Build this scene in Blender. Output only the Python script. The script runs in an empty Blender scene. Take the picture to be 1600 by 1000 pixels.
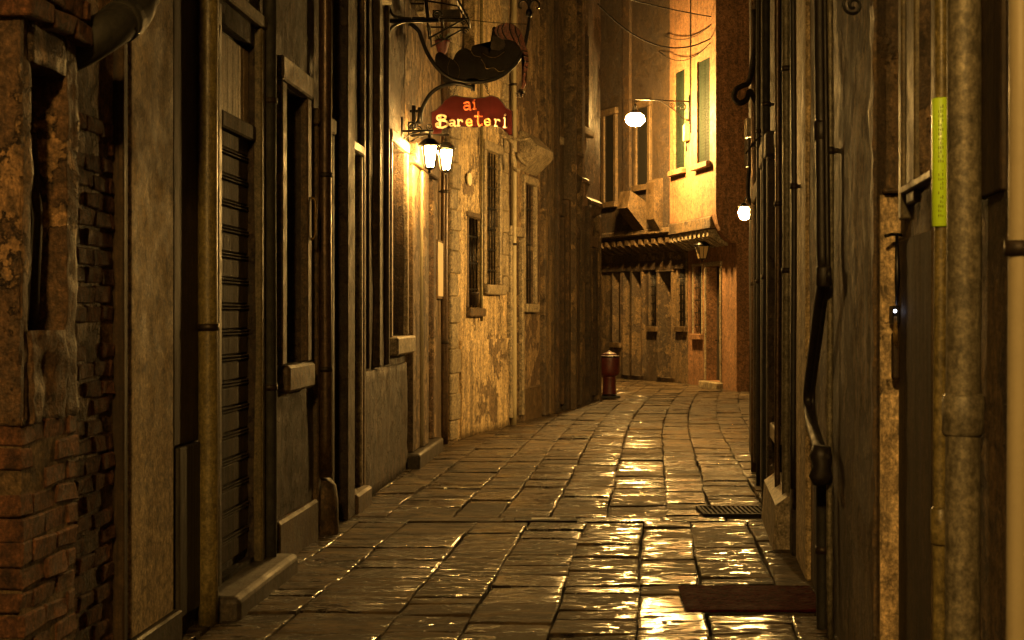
import bpy, bmesh, math, random
from mathutils import Vector, Matrix, noise as mnoise

random.seed(11)
R = math.radians
scene = bpy.context.scene
COL = scene.collection

# ------------------------------------------------------------------ camera
FPX, CX, HY, EYE = 2400.0, 800.0, 490.0, 1.6      # focal length in photo pixels, centre column, horizon row, eye height
cam_d = bpy.data.cameras.new('camera')
cam_d.sensor_width = 36.0
cam_d.lens = 54.0
cam_d.shift_y = -0.00625
cam_d.clip_start = 0.1
cam_d.clip_end = 400
cam_d.dof.use_dof = True
cam_d.dof.focus_distance = 17.0
cam_d.dof.aperture_fstop = 9.0
cam = bpy.data.objects.new('camera', cam_d)
COL.objects.link(cam)
cam.location = (0, 0, EYE)
cam.rotation_euler = (R(90), 0, 0)
scene.camera = cam

# ------------------------------------------------------------------ night sky and exposure
world = bpy.data.worlds.new('World')
scene.world = world
world.use_nodes = True
wn = world.node_tree
wn.nodes.clear()
sky = wn.nodes.new('ShaderNodeTexSky')
sky.sky_type = 'NISHITA'
sky.sun_disc = False
sky.sun_elevation = R(-4)
sky.sun_rotation = R(200)
wmix = wn.nodes.new('ShaderNodeMix'); wmix.data_type = 'RGBA'; wmix.blend_type = 'MULTIPLY'
wmix.inputs[0].default_value = 1.0
wmix.inputs[7].default_value = (1.0, 0.52, 0.16, 1)      # street light scattered back by the night air over a town
wbg = wn.nodes.new('ShaderNodeBackground')
wbg.inputs[1].default_value = 0.6
wo = wn.nodes.new('ShaderNodeOutputWorld')
wn.links.new(sky.outputs[0], wmix.inputs[6])
wn.links.new(wmix.outputs[2], wbg.inputs[0])
wn.links.new(wbg.outputs[0], wo.inputs[0])
scene.view_settings.view_transform = 'Standard'
scene.view_settings.look = 'None'
scene.view_settings.gamma = 1.0
scene.view_settings.exposure = 1.4
scene.cycles.use_denoising = True
scene.cycles.max_bounces = 6
scene.cycles.diffuse_bounces = 4
scene.cycles.glossy_bounces = 3
scene.cycles.sample_clamp_indirect = 6.0
scene.cycles.blur_glossy = 0.5

JET = .45                                     # how far the far upper storeys lean out over the alley
LAMP = (1.0, 0.55, 0.14)
E_GLOBE, E_LANTERN, E_BULKHEAD, E_REAR = 1100.0, 340.0, 1500.0, 500.0

# ------------------------------------------------------------------ materials
def new_mat(name):
    m = bpy.data.materials.new(name); m.use_nodes = True
    nt = m.node_tree; b = nt.nodes['Principled BSDF']
    return m, nt, b

def N(nt, t, **kw):
    n = nt.nodes.new(t)
    for k, v in kw.items():
        setattr(n, k, v)
    return n

def coords(nt, scale=(1, 1, 1), off=0.0):
    tc = N(nt, 'ShaderNodeTexCoord'); mp = N(nt, 'ShaderNodeMapping')
    mp.inputs['Scale'].default_value = scale
    mp.inputs['Location'].default_value = (off, off * .7, off * .3)
    nt.links.new(tc.outputs['Object'], mp.inputs['Vector'])
    return mp.outputs['Vector']

def noise_tex(nt, vec, scale, detail=5, rough=.6, dist=0.0):
    n = N(nt, 'ShaderNodeTexNoise')
    n.inputs['Scale'].default_value = scale; n.inputs['Detail'].default_value = detail
    n.inputs['Roughness'].default_value = rough; n.inputs['Distortion'].default_value = dist
    nt.links.new(vec, n.inputs['Vector'])
    return n.outputs['Fac']

def ramp(nt, fac, lo, hi, a=0.0, b=1.0):
    n = N(nt, 'ShaderNodeMapRange')
    n.inputs['From Min'].default_value = lo; n.inputs['From Max'].default_value = hi
    n.inputs['To Min'].default_value = a; n.inputs['To Max'].default_value = b
    nt.links.new(fac, n.inputs['Value'])
    return n.outputs['Result']

def mixc(nt, fac, a, b, blend='MIX'):
    n = N(nt, 'ShaderNodeMix', data_type='RGBA', blend_type=blend)
    for s, v in ((0, fac), (6, a), (7, b)):
        if isinstance(v, (int, float)): n.inputs[s].default_value = v
        elif isinstance(v, tuple): n.inputs[s].default_value = (*v, 1) if len(v) == 3 else v
        else: nt.links.new(v, n.inputs[s])
    return n.outputs[2]

def math_n(nt, op, a, b):
    n = N(nt, 'ShaderNodeMath', operation=op)
    for i, v in enumerate((a, b)):
        if isinstance(v, (int, float)): n.inputs[i].default_value = v
        else: nt.links.new(v, n.inputs[i])
    return n.outputs[0]

def bump(nt, b, h, strength, dist=.02):
    n = N(nt, 'ShaderNodeBump')
    n.inputs['Strength'].default_value = strength; n.inputs['Distance'].default_value = dist
    nt.links.new(h, n.inputs['Height'])
    nt.links.new(n.outputs[0], b.inputs['Normal'])

def plaster(name, c1, c2, stain=(.05, .035, .02), off=0., streak=.7, patch=.55, rough=.75, bs=.6, under=None):
    """old lime render: blotches, rain streaks, flaked patches that show the coat below"""
    m, nt, b = new_mat(name)
    v = coords(nt, off=off); vs = coords(nt, (7, 7, .55), off); vf = coords(nt, (26, 26, 1.6), off)
    big = noise_tex(nt, v, 1.3, 6, .62, .4); mid = noise_tex(nt, v, 6, 6, .7, .3); fine = noise_tex(nt, v, 55, 4, .7)
    st = noise_tex(nt, vs, 1.0, 6, .65, .2); sf = noise_tex(nt, vf, 1.0, 4, .6)
    base = mixc(nt, ramp(nt, big, .36, .62), c1, c2)
    base = mixc(nt, ramp(nt, mid, .35, .75, 0, .55), base, tuple(x * 1.5 for x in c1))
    fl = ramp(nt, math_n(nt, 'ADD', big, math_n(nt, 'MULTIPLY', mid, .5)), patch + .25, patch + .27)
    if under: base = mixc(nt, math_n(nt, 'MULTIPLY', fl, .85), base, under)
    base = mixc(nt, math_n(nt, 'MULTIPLY', ramp(nt, st, .45, .66), streak), base, stain)
    base = mixc(nt, math_n(nt, 'MULTIPLY', ramp(nt, sf, .52, .7), streak * .8), base, stain)
    base = grit(nt, base, off)
    nt.links.new(base, b.inputs['Base Color'])
    nt.links.new(ramp(nt, mid, .3, .7, rough - .22, rough + .15), b.inputs['Roughness'])
    h = math_n(nt, 'ADD', math_n(nt, 'MULTIPLY', mid, .6), math_n(nt, 'MULTIPLY', fine, .25))
    h = math_n(nt, 'ADD', h, math_n(nt, 'MULTIPLY', st, .35))
    h = math_n(nt, 'SUBTRACT', h, math_n(nt, 'MULTIPLY', fl, .45 if under else .0))
    bump(nt, b, h, bs, .03)
    return m

def stone(name, c1, c2, off=0., rough=.6, bs=.5, scale=5):
    m, nt, b = new_mat(name)
    v = coords(nt, off=off)
    a = noise_tex(nt, v, scale, 7, .68, .5); f = noise_tex(nt, v, scale * 11, 4, .7); st = noise_tex(nt, coords(nt, (9, 9, 1), off), 1, 4)
    c = mixc(nt, ramp(nt, a, .33, .68), c1, c2)
    c = mixc(nt, ramp(nt, st, .52, .7, 0, .6), c, tuple(x * .3 for x in c1))
    c = grit(nt, c, off)
    nt.links.new(c, b.inputs['Base Color'])
    nt.links.new(ramp(nt, a, .3, .7, rough - .2, rough + .2), b.inputs['Roughness'])
    bump(nt, b, math_n(nt, 'ADD', a, math_n(nt, 'MULTIPLY', f, .4)), bs, .02)
    return m

def wood(name, c1, c2, off=0., rough=.55, bs=.4, spec=.5):
    m, nt, b = new_mat(name)
    b.inputs['Specular IOR Level'].default_value = spec
    g = noise_tex(nt, coords(nt, (40, 40, 1.5), off), 1, 6, .65, .3)
    w = noise_tex(nt, coords(nt, (5, 5, .8), off), 1, 4, .6)
    c = mixc(nt, ramp(nt, g, .35, .68), c1, c2)
    c = mixc(nt, ramp(nt, w, .45, .7, 0, .75), c, tuple(x * .35 for x in c1))
    c = grit(nt, c, off, .6, 1.3, 1.0, .03)
    nt.links.new(c, b.inputs['Base Color'])
    nt.links.new(ramp(nt, g, .3, .7, rough - .15, rough + .2), b.inputs['Roughness'])
    bump(nt, b, g, bs, .01)
    return m

def paint(name, c, rough=.4, metallic=0., off=0., wear=.5, bs=.15, spec=.5):
    m, nt, b = new_mat(name)
    v = coords(nt, off=off)
    a = noise_tex(nt, v, 9, 6, .7, .6); st = noise_tex(nt, coords(nt, (20, 20, 1.2), off), 1, 5)
    col = mixc(nt, ramp(nt, a, .4, .7, 0, wear), c, tuple(x * .4 for x in c))
    col = mixc(nt, ramp(nt, st, .5, .72, 0, wear), col, (c[0] * .45, c[1] * .38, c[2] * .3))
    if wear >= .4: col = grit(nt, col, off, .55, 1.35)
    nt.links.new(col, b.inputs['Base Color'])
    nt.links.new(ramp(nt, a, .3, .7, rough - .12, rough + .2), b.inputs['Roughness'])
    b.inputs['Metallic'].default_value = metallic
    b.inputs['Specular IOR Level'].default_value = spec
    bump(nt, b, a, bs, .01)
    return m

def grit(nt, col, off=0., lo=.30, hi=1.55, sc=1.0, sz=.45):
    """soot, pitting and scratches: fine broken value changes over any old surface"""
    v = coords(nt, (1, 1, 1), off + 31.); vs = coords(nt, (70, 70, 70 * sz), off + 7.)
    a = noise_tex(nt, v, 16 * sc, 6, .75, .8); f = noise_tex(nt, v, 75 * sc, 3, .7); s_ = noise_tex(nt, vs, 1.0, 4, .7, .3)
    g = math_n(nt, 'MULTIPLY', ramp(nt, a, .36, .66, lo, hi), ramp(nt, f, .34, .66, .6, 1.3))
    g = math_n(nt, 'MULTIPLY', g, ramp(nt, s_, .36, .64, .6, 1.25))
    cc = N(nt, 'ShaderNodeCombineColor')
    for q in range(3): nt.links.new(g, cc.inputs[q])
    return mixc(nt, 1.0, col, cc.outputs[0], 'MULTIPLY')

def emit(name, strength, col=LAMP):
    m, nt, b = new_mat(name)
    b.inputs['Base Color'].default_value = (.8, .75, .6, 1)
    b.inputs['Emission Color'].default_value = (*col, 1)
    b.inputs['Emission Strength'].default_value = strength
    return m

def pane_mat(name, c=(.012, .011, .009), rough=.12):
    m, nt, b = new_mat(name)
    b.inputs['Base Color'].default_value = (*c, 1)
    v = noise_tex(nt, coords(nt), 3, 3)
    nt.links.new(ramp(nt, v, .3, .7, rough - .05, rough + .12), b.inputs['Roughness'])
    bump(nt, b, v, .08, .02)
    return m

M = {}
M['render_ochre'] = plaster('ochre render', (.22, .145, .07), (.36, .25, .13), off=1., under=(.07, .038, .02), streak=.75, patch=.50, bs=.9)
M['render_grey'] = plaster('grey brown render', (0.1050, 0.0670, 0.0288), (0.2100, 0.1348, 0.0590), off=4., streak=.9, bs=1.0, under=(.04, .025, .014), patch=.50)
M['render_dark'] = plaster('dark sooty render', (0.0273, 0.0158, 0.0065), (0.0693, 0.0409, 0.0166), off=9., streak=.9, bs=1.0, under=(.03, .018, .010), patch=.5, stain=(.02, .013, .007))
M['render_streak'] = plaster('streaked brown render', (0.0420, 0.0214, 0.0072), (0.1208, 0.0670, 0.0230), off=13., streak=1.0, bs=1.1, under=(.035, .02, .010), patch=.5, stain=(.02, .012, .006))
M['render_gold'] = plaster('yellow render', (.44, .32, .165), (.62, .48, .27), off=17., streak=.7, bs=.9, under=(.13, .08, .042), patch=.575)
M['render_orange'] = plaster('orange render', (.21, .104, .046), (.29, .150, .070), off=21., streak=.45, bs=.5)
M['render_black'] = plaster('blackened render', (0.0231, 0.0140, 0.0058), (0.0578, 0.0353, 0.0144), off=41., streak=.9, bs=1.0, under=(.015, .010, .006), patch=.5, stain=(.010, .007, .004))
M['render_beige'] = plaster('beige plaster', (.36, .27, .14), (.46, .35, .18), off=25., streak=.3, bs=.4)
M['render_eroded'] = plaster('eroded stone render', (.20, .115, .05), (.36, .22, .095), off=29., streak=.5, bs=1.6, under=(.06, .03, .014), patch=.47)
M['brick'] = stone('old brick', (.10, .038, .017), (.21, .092, .040), off=2., rough=.85, bs=1.3, scale=16)
M['mortar'] = stone('crumbling mortar', (.12, .075, .036), (.20, .135, .068), off=3., rough=.9, bs=1.0, scale=16)
M['stone'] = stone('pale stone', (.21, .165, .10), (.33, .27, .175), off=5., rough=.6, bs=.6)
M['stone_dark'] = stone('weathered stone', (0.0578, 0.0353, 0.0151), (0.1208, 0.0763, 0.0331), off=6., rough=.6, bs=.8)
M['stone_step'] = stone('worn wet step', (.026, .019, .011), (.055, .040, .023), off=7., rough=.6, bs=.4)
M['wood_grey'] = wood('bleached plank', (.30, .22, .13), (.46, .36, .23))
M['wood_slat'] = wood('brown shutter wood', (.045, .030, .015), (.095, .066, .034), off=3., rough=.75, spec=.3)
M['wood_dark'] = wood('dark brown wood', (.030, .018, .008), (.065, .041, .020), off=6., rough=.65, spec=.3)
M['wood_warm'] = wood('warm door wood', (.13, .075, .03), (.20, .12, .052), off=8.)
M['wood_black'] = wood('black stained wood', (.018, .013, .008), (.035, .026, .015), off=10.)
M['green'] = wood('green shutter paint', (.006, .012, .007), (.012, .02, .011), off=12., rough=.75, spec=.12)
M['trim_olive'] = paint('olive painted timber', (.11, .085, .034), .5, off=1., wear=.6)
M['pipe_ochre'] = paint('ochre painted pipe', (.17, .135, .05), .38, off=2., wear=.4)
M['pipe_brown'] = paint('brown copper pipe', (.085, .052, .026), .35, .4, off=3.)
M['pipe_black'] = paint('black iron pipe', (.020, .015, .010), .5, .2, off=4.)
M['pipe_zinc'] = paint('stained zinc pipe', (.17, .15, .10), .5, .2, off=5., wear=.5)
M['pipe_pale'] = paint('pale cream pipe', (.28, .24, .145), .5, off=6., wear=.18)
M['pipe_verd'] = paint('green black pipe', (.016, .014, .008), .7, .0, off=7., wear=.7)
M['iron'] = paint('wrought iron', (.012, .010, .008), .35, .5, off=8.)
M['void'] = paint('drain shade black', (.002, .0015, .001), .9, spec=.05)  # near black that stands in for the dark under the drain bars
M['iron_dull'] = paint('dull cast iron', (.018, .014, .010), .8, 0., off=22., wear=.6, spec=.15)
M['iron_brown'] = paint('rusty sheet iron', (.035, .022, .011), .5, .4, off=9., wear=.7)
M['beast'] = paint('black brown sheet iron', (.009, .006, .003), .7, 0., off=21., wear=.7, spec=.2)
M['sign_red'] = paint('deep red sign paint', (.044, .0035, .003), .6, off=10., wear=.35, spec=.12)
M['hat_red'] = paint('dull red paint', (.17, .05, .028), .5, off=11.)
M['letter_amber'] = paint('amber letter paint', (.80, .42, .16), .5, off=13., wear=.15)
M['cream'] = paint('cream letter paint', (.78, .66, .46), .5, off=12., wear=.15)
M['letter_orange'] = paint('orange letter paint', (.78, .17, .05), .5, off=13., wear=.25)
M['gold'] = paint('gilding', (.22, .14, .04), .4, .6, off=14.)
M['bin_red'] = paint('dark red cast iron', (.085, .009, .007), .5, off=15., wear=.45)
M['mat_red'] = paint('red brown coir', (.055, .005, .0045), .95, off=16., wear=.6, bs=1.0, spec=.05)
M['yellow'] = paint('yellow plastic sleeve', (.50, .78, .03), .3, off=17., wear=.12)
M['ink'] = paint('dark print', (.12, .12, .01), .6)
M['white_box'] = paint('grey plastic', (.30, .25, .16), .45, off=18.)
M['glass'] = pane_mat('dark window glass')
M['glass_unlit'] = pane_mat('unlit lantern glass', (.5, .38, .2), .3)
M['globe'] = emit('lit globe', E_GLOBE)
M['lantern'] = emit('lit lantern glass', E_LANTERN)
M['bulkhead'] = emit('lit bulb', E_BULKHEAD)
M['rear'] = emit('lit globe of second street lamp', E_REAR)
M['pinlight'] = emit('tiny cold light', 5.0, (.75, .8, 1.0))
M['leaf'] = stone('dusty leaves', (.02, .035, .012), (.04, .06, .02), off=8.)
M['flower'] = paint('red petals', (.09, .008, .006), .6, off=19.)

def paving_material():
    """worn trachyte slabs: wet hollows that mirror the lamps, drier crowns, tooling lines across the walk"""
    m, nt, b = new_mat('wet paving stone')
    at = N(nt, 'ShaderNodeAttribute'); at.attribute_name = 'stone_tint'
    sep = N(nt, 'ShaderNodeSeparateColor'); nt.links.new(at.outputs['Color'], sep.inputs[0])
    v = coords(nt); vx = coords(nt, (1.0, 1.7, 1), 5.); vt = coords(nt, (.8, 2.2, 1), 2.)
    big = noise_tex(nt, v, .7, 4, .6); mid = noise_tex(nt, vx, 2.6, 7, .66, .8); tool = noise_tex(nt, vt, 9., 6, .68, .6); fine = noise_tex(nt, v, 60, 4, .7)
    c = mixc(nt, ramp(nt, mid, .36, .64), (.024, .017, .010), (.165, .115, .060))
    c = mixc(nt, sep.outputs[0], c, (.022, .016, .009))
    c = mixc(nt, ramp(nt, tool, .47, .62, 0, .9), c, (.010, .007, .004))
    wet = math_n(nt, 'ADD', math_n(nt, 'MULTIPLY', tool, 1.15), math_n(nt, 'MULTIPLY', big, .55))
    wet = math_n(nt, 'ADD', wet, math_n(nt, 'MULTIPLY', sep.outputs[1], .15))
    film = ramp(nt, wet, .895, .95)                    # where a film of water stands
    dry = math_n(nt, 'SUBTRACT', 1.0, film)
    c = mixc(nt, math_n(nt, 'MULTIPLY', film, .75), c, (.022, .016, .010))
    nt.links.new(c, b.inputs['Base Color'])
    nt.links.new(ramp(nt, film, 0, 1, .80, .17), b.inputs['Roughness'])
    nt.links.new(ramp(nt, film, 0, 1, .15, 1.0), b.inputs['Specular IOR Level'])
    und = noise_tex(nt, coords(nt, (1.0, 1.8, 1), 12.), 3.0, 1.5, .4)
    h = math_n(nt, 'ADD', math_n(nt, 'ADD', math_n(nt, 'MULTIPLY', und, .75), math_n(nt, 'MULTIPLY', math_n(nt, 'MULTIPLY', mid, 1.1), math_n(nt, 'ADD', dry, .07))), math_n(nt, 'MULTIPLY', math_n(nt, 'MULTIPLY', tool, .5), math_n(nt, 'ADD', dry, .08)))
    h = math_n(nt, 'ADD', h, math_n(nt, 'MULTIPLY', math_n(nt, 'MULTIPLY', fine, .16), dry))
    bump(nt, b, h, .7, .042)
    return m
M['paving'] = paving_material()
M['bed'] = paint('wet bedding mortar', (.012, .009, .006), .75, off=3., bs=.8, spec=.2)

# ------------------------------------------------------------------ mesh helpers
def jbox(bm, x0, x1, y0, y1, z0, z1, bev=.0, jit=.0, seg=1):
    vs = []
    for x, y, z in ((x0, y0, z0), (x1, y0, z0), (x1, y1, z0), (x0, y1, z0), (x0, y0, z1), (x1, y0, z1), (x1, y1, z1), (x0, y1, z1)):
        j = (random.uniform(-jit, jit), random.uniform(-jit, jit), random.uniform(-jit, jit)) if jit else (0, 0, 0)
        vs.append(bm.verts.new((x + j[0], y + j[1], z + j[2])))
    fs = [bm.faces.new([vs[i] for i in f]) for f in ((0, 3, 2, 1), (4, 5, 6, 7), (0, 1, 5, 4), (1, 2, 6, 5), (2, 3, 7, 6), (3, 0, 4, 7))]
    if bev:
        es = list({e for f in fs for e in f.edges})
        bmesh.ops.bevel(bm, geom=es, offset=bev, segments=seg, affect='EDGES', profile=.5)

def tube(bm, pts, r, n=10, cap=True, closed=False):
    """a round bar swept along points; r is one radius or one per point"""
    pts = [Vector(p) for p in pts]
    rs = r if isinstance(r, (list, tuple)) else [r] * len(pts)
    rings = []; up = None
    for i, p in enumerate(pts):
        a = pts[i - 1] if (i or closed) else p; b_ = pts[(i + 1) % len(pts)] if (i < len(pts) - 1 or closed) else p
        t = (b_ - a)
        t = t.normalized() if t.length > 1e-9 else Vector((0, 0, 1))
        if up is None:
            up = t.orthogonal().normalized()
        else:
            up = up - t * up.dot(t)
            up = up.normalized() if up.length > 1e-6 else t.orthogonal().normalized()
        s = t.cross(up)
        rings.append([bm.verts.new(p + (up * math.cos(2 * math.pi * k / n) + s * math.sin(2 * math.pi * k / n)) * rs[i]) for k in range(n)])
    m_ = len(rings)
    for i in range(m_ if closed else m_ - 1):
        A, B = rings[i], rings[(i + 1) % m_]
        for k in range(n):
            f = bm.faces.new((A[k], A[(k + 1) % n], B[(k + 1) % n], B[k])); f.smooth = True
    if cap and not closed:
        bm.faces.new(rings[0][::-1]); bm.faces.new(rings[-1])

def lathe(bm, c, prof, n=24, axis='z', sx=1.0, sy=1.0):
    """profile [(radius, height)] turned round a vertical axis through c"""
    c = Vector(c); rings = []
    for r, h in prof:
        rings.append([bm.verts.new(c + Vector((math.cos(2 * math.pi * k / n) * r * sx, math.sin(2 * math.pi * k / n) * r * sy, h))) for k in range(n)])
    for i in range(len(rings) - 1):
        A, B = rings[i], rings[i + 1]
        for k in range(n):
            f = bm.faces.new((A[k], A[(k + 1) % n], B[(k + 1) % n], B[k])); f.smooth = True
    bm.faces.new(rings[0][::-1]); bm.faces.new(rings[-1])

def prism(bm, pts, fn, d0, d1):
    """closed outline extruded between two depths; fn(a, b, d) gives the point"""
    A = [bm.verts.new(fn(a, b, d0)) for a, b in pts]; B = [bm.verts.new(fn(a, b, d1)) for a, b in pts]
    n = len(pts)
    f1 = bm.faces.new(A); f2 = bm.faces.new(B[::-1])
    for i in range(n):
        bm.faces.new((A[i], B[i], B[(i + 1) % n], A[(i + 1) % n]))
    bmesh.ops.triangulate(bm, faces=[f1, f2])

def spline(pts, k=6, closed=False):
    pts = [Vector(p) for p in pts]; out = []; n = len(pts)
    rng = n if closed else n - 1
    for i in range(rng):
        p0 = pts[i - 1] if (i or closed) else pts[0]; p1 = pts[i]; p2 = pts[(i + 1) % n]
        p3 = pts[(i + 2) % n] if (i + 2 < n or closed) else pts[-1]
        for j in range(k):
            t = j / k
            out.append(.5 * ((2 * p1) + (p2 - p0) * t + (2 * p0 - 5 * p1 + 4 * p2 - p3) * t * t + (3 * p1 - p0 - 3 * p2 + p3) * t ** 3))
    if not closed: out.append(pts[-1])
    return out

def link(name, bm, mat, parent=None, off=None, recalc=True):
    if off is not None:
        bmesh.ops.translate(bm, verts=bm.verts, vec=-Vector(off))
    if recalc:
        bmesh.ops.recalc_face_normals(bm, faces=bm.faces)
    me = bpy.data.meshes.new(name); bm.to_mesh(me); bm.free()
    me.materials.append(mat)
    o = bpy.data.objects.new(name, me); COL.objects.link(o)
    if parent: o.parent = parent
    return o

def tag(o, label=None, cat=None, group=None, kind=None):
    if label: o['label'] = label
    if cat: o['category'] = cat
    if group: o['group'] = group
    if kind: o['kind'] = kind
    return o

class Thing:
    """an Empty at a thing's base; its parts are given in world coordinates"""
    def __init__(s, name, label, cat, loc, group=None):
        s.loc = Vector(loc)
        s.root = bpy.data.objects.new(name, None); COL.objects.link(s.root)
        s.root.location = s.loc; s.root.empty_display_size = .1
        tag(s.root, label, cat, group)
    def part(s, name, bm, mat, parent=None):
        return link(name, bm, mat, parent or s.root, s.loc)

def copy_tree(o, parent=None):
    c = o.copy(); COL.objects.link(c)
    if parent: c.parent = parent
    for ch in list(o.children): copy_tree(ch, c)
    return c

class House(Thing):
    """a building whose street front runs from p0 to p1; s = -1 when the street lies on its right, +1 on its left.
    Parts are given as u along the front, v out into the street, z up."""
    def __init__(h, name, label, p0, p1, s, mat, height=9.0, depth=3.5, cat='house', group=None):
        h.p0 = Vector((*p0, 0)); h.p1 = Vector((*p1, 0)); h.s = s
        d = h.p1 - h.p0; h.L = d.length; h.d = d.normalized()
        h.nv = Vector((h.d.y, -h.d.x, 0)) * (1 if s < 0 else -1)
        h.H = height; h.D = depth; h.mat = mat; h.ops = []
        Thing.__init__(h, name, label, cat, h.p0, group)
        h.root.rotation_euler = (0, 0, math.atan2(h.d.y, h.d.x))
    def P(h, u, v, z): return h.p0 + h.d * u + h.nv * v + Vector((0, 0, z))
    def pu(h, px, v=0.):                       # where the sight line of a photo column meets the front
        k = (px - CX) / FPX; o = h.p0 + h.nv * v
        return (k * o.y - o.x) / (h.d.x - k * h.d.y)
    def pz(h, u, py, v=0.):
        return EYE - (py - HY) / FPX * h.P(u, v, 0).y
    def op(h, px0, px1, yt, yb, d=.2, z0=None, z1=None):
        u0, u1 = sorted((h.pu(px0), h.pu(px1))); um = (u0 + u1) / 2
        r = (u0, u1, h.pz(um, yb) if z0 is None else z0, h.pz(um, yt) if z1 is None else z1, d)
        h.ops.append(r); return r
    def lbox(h, bm, u0, u1, v0, v1, z0, z1, bev=.006, jit=0., seg=1):
        y0, y1 = sorted((h.s * v0, h.s * v1)); jbox(bm, u0, u1, y0, y1, z0, z1, bev, jit, seg)
    def box(h, name, u0, u1, v0, v1, z0, z1, mat, parent=None, bev=.006, jit=0.):
        bm = bmesh.new(); h.lbox(bm, u0, u1, v0, v1, z0, z1, bev, jit)
        return link(name, bm, mat, parent or h.root)
    def lp(h, u, v, z): return Vector((u, h.s * v, z))
    def build_wall(h, amp=.012, step=.22, zmax=None, seed=0., name='wall'):
        us = {0., h.L}; zs = {-.3, h.H}
        for (u0, u1, z0, z1, d) in h.ops: us |= {u0, u1}; zs |= {z0, z1}
        def fill(vals, st, top):
            vals = sorted(vals); out = []
            for a, b in zip(vals, vals[1:]):
                n = max(1, int((b - a) / st)) if a < top else 1
                out += [a + (b - a) * i / n for i in range(n)]
            return out + [vals[-1]]
        us = fill(us, step, 1e9); zs = fill(zs, step, 7.)
        bm = bmesh.new(); V = {}
        def vert(i, k):
            if (i, k) not in V:
                u, z = us[i], zs[k]
                e = amp * (mnoise.noise(Vector((u * 1.7 + seed, z * 1.1, seed))) + .5 * mnoise.noise(Vector((u * 5 + seed, z * 4, 3))))
                V[i, k] = bm.verts.new(h.lp(u, e, z))
            return V[i, k]
        def inside(u, z):
            return any(o[0] < u < o[1] and o[2] < z < o[3] for o in h.ops)
        for i in range(len(us) - 1):
            for k in range(len(zs) - 1):
                if not inside((us[i] + us[i + 1]) / 2, (zs[k] + zs[k + 1]) / 2):
                    f = bm.faces.new((vert(i, k), vert(i + 1, k), vert(i + 1, k + 1), vert(i, k + 1))); f.smooth = True
        bnd = [e for e in bm.edges if len(e.link_faces) == 1]
        for (u0, u1, z0, z1, d) in h.ops:                       # pocket of each opening
            def inr(v_): return u0 - 1e-4 <= v_.co.x <= u1 + 1e-4 and z0 - 1e-4 <= v_.co.z <= z1 + 1e-4
            es = [e for e in bnd if inr(e.verts[0]) and inr(e.verts[1])]
            back = {}
            def bk(v_):
                if v_ not in back: back[v_] = bm.verts.new((v_.co.x, h.s * -d, v_.co.z))
                return back[v_]
            for e in es:
                a, b = e.verts; bm.faces.new((a, b, bk(b), bk(a)))
            bm.faces.new([bm.verts.new(h.lp(u, -d, z)) for u, z in ((u0, z0), (u1, z0), (u1, z1), (u0, z1))])
        D = -h.D                                                # the rest of the body
        c = {k: bm.verts.new(h.lp(*k)) for k in [(u, v, z) for u in (0., h.L) for v in (0., D) for z in (-.3, h.H)]}
        L, H, B = h.L, h.H, -.3
        for q in (((0., 0., B), (0., D, B), (0., D, H), (0., 0., H)), ((L, 0., B), (L, D, B), (L, D, H), (L, 0., H)),
                  ((0., D, B), (L, D, B), (L, D, H), (0., D, H)), ((0., 0., H), (L, 0., H), (L, D, H), (0., D, H))):
            bm.faces.new([c[k] for k in q])
        return link(name, bm, h.mat, h.root, recalc=False)
    # ---- fittings
    def window(h, o, grille=None, sill=True, frame=None, shutters=None, sill_mat=None, bars=(1, 2), lab=None):
        u0, u1, z0, z1, d = o; frame = frame or M['wood_dark']
        bm = bmesh.new(); w = .05; vb, vf = -d + .005, -d + .05
        h.lbox(bm, u0 + .002, u0 + w, vb, vf, z0 + .002, z1 - .002, .004); h.lbox(bm, u1 - w, u1 - .002, vb, vf, z0 + .002, z1 - .002, .004)
        h.lbox(bm, u0 + w + .001, u1 - w - .001, vb, vf, z0 + .002, z0 + w, .004); h.lbox(bm, u0 + w + .001, u1 - w - .001, vb, vf, z1 - w, z1 - .002, .004)
        for i in range(1, bars[0] + 1):
            uu = u0 + (u1 - u0) * i / (bars[0] + 1); h.lbox(bm, uu - .015, uu + .015, vb + .004, vf - .008, z0 + w, z1 - w, .003)
        for i in range(1, bars[1] + 1):
            zz = z0 + (z1 - z0) * i / (bars[1] + 1); h.lbox(bm, u0 + w, u1 - w, vb + .006, vf - .012, zz - .012, zz + .012, .003)
        wdw = link('window', bm, frame, h.root)
        bm = bmesh.new(); h.lbox(bm, u0 + w * .6, u1 - w * .6, vb + .012, vb + .018, z0 + w * .6, z1 - w * .6, 0)
        link('pane', bm, M['glass'], wdw)
        if grille:
            bm = bmesh.new(); n, k = grille
            for i in range(n):
                uu = u0 + (u1 - u0) * (i + .5) / n
                tube(bm, [h.lp(uu, -.03, z0 - .01), h.lp(uu, -.03, z1 + .01)], .010, 6)
            for i in range(k):
                zz = z0 + (z1 - z0) * (i + .7) / (k + .4)
                h.lbox(bm, u0 - .01, u1 + .01, -.038, -.022, zz - .012, zz + .012, 0)
            link('grille', bm, M['iron'], h.root)
        if sill:
            h.box('sill', u0 - .07, u1 + .07, -.06, .09, z0 - .13, z0 - .003, sill_mat or M['stone'], bev=.012)
        if shutters:
            for a, b in shutters:
                bm = bmesh.new(); h.lbox(bm, a, b, .012, .05, z0 + .01, z1 - .01, .005)
                zz = z0 + .08
                while zz < z1 - .12:
                    h.lbox(bm, a + .06, b - .06, .048, .062, zz, zz + .035, .003); zz += .055
                link('shutter', bm, M['green'], h.root)
        return wdw
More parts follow.
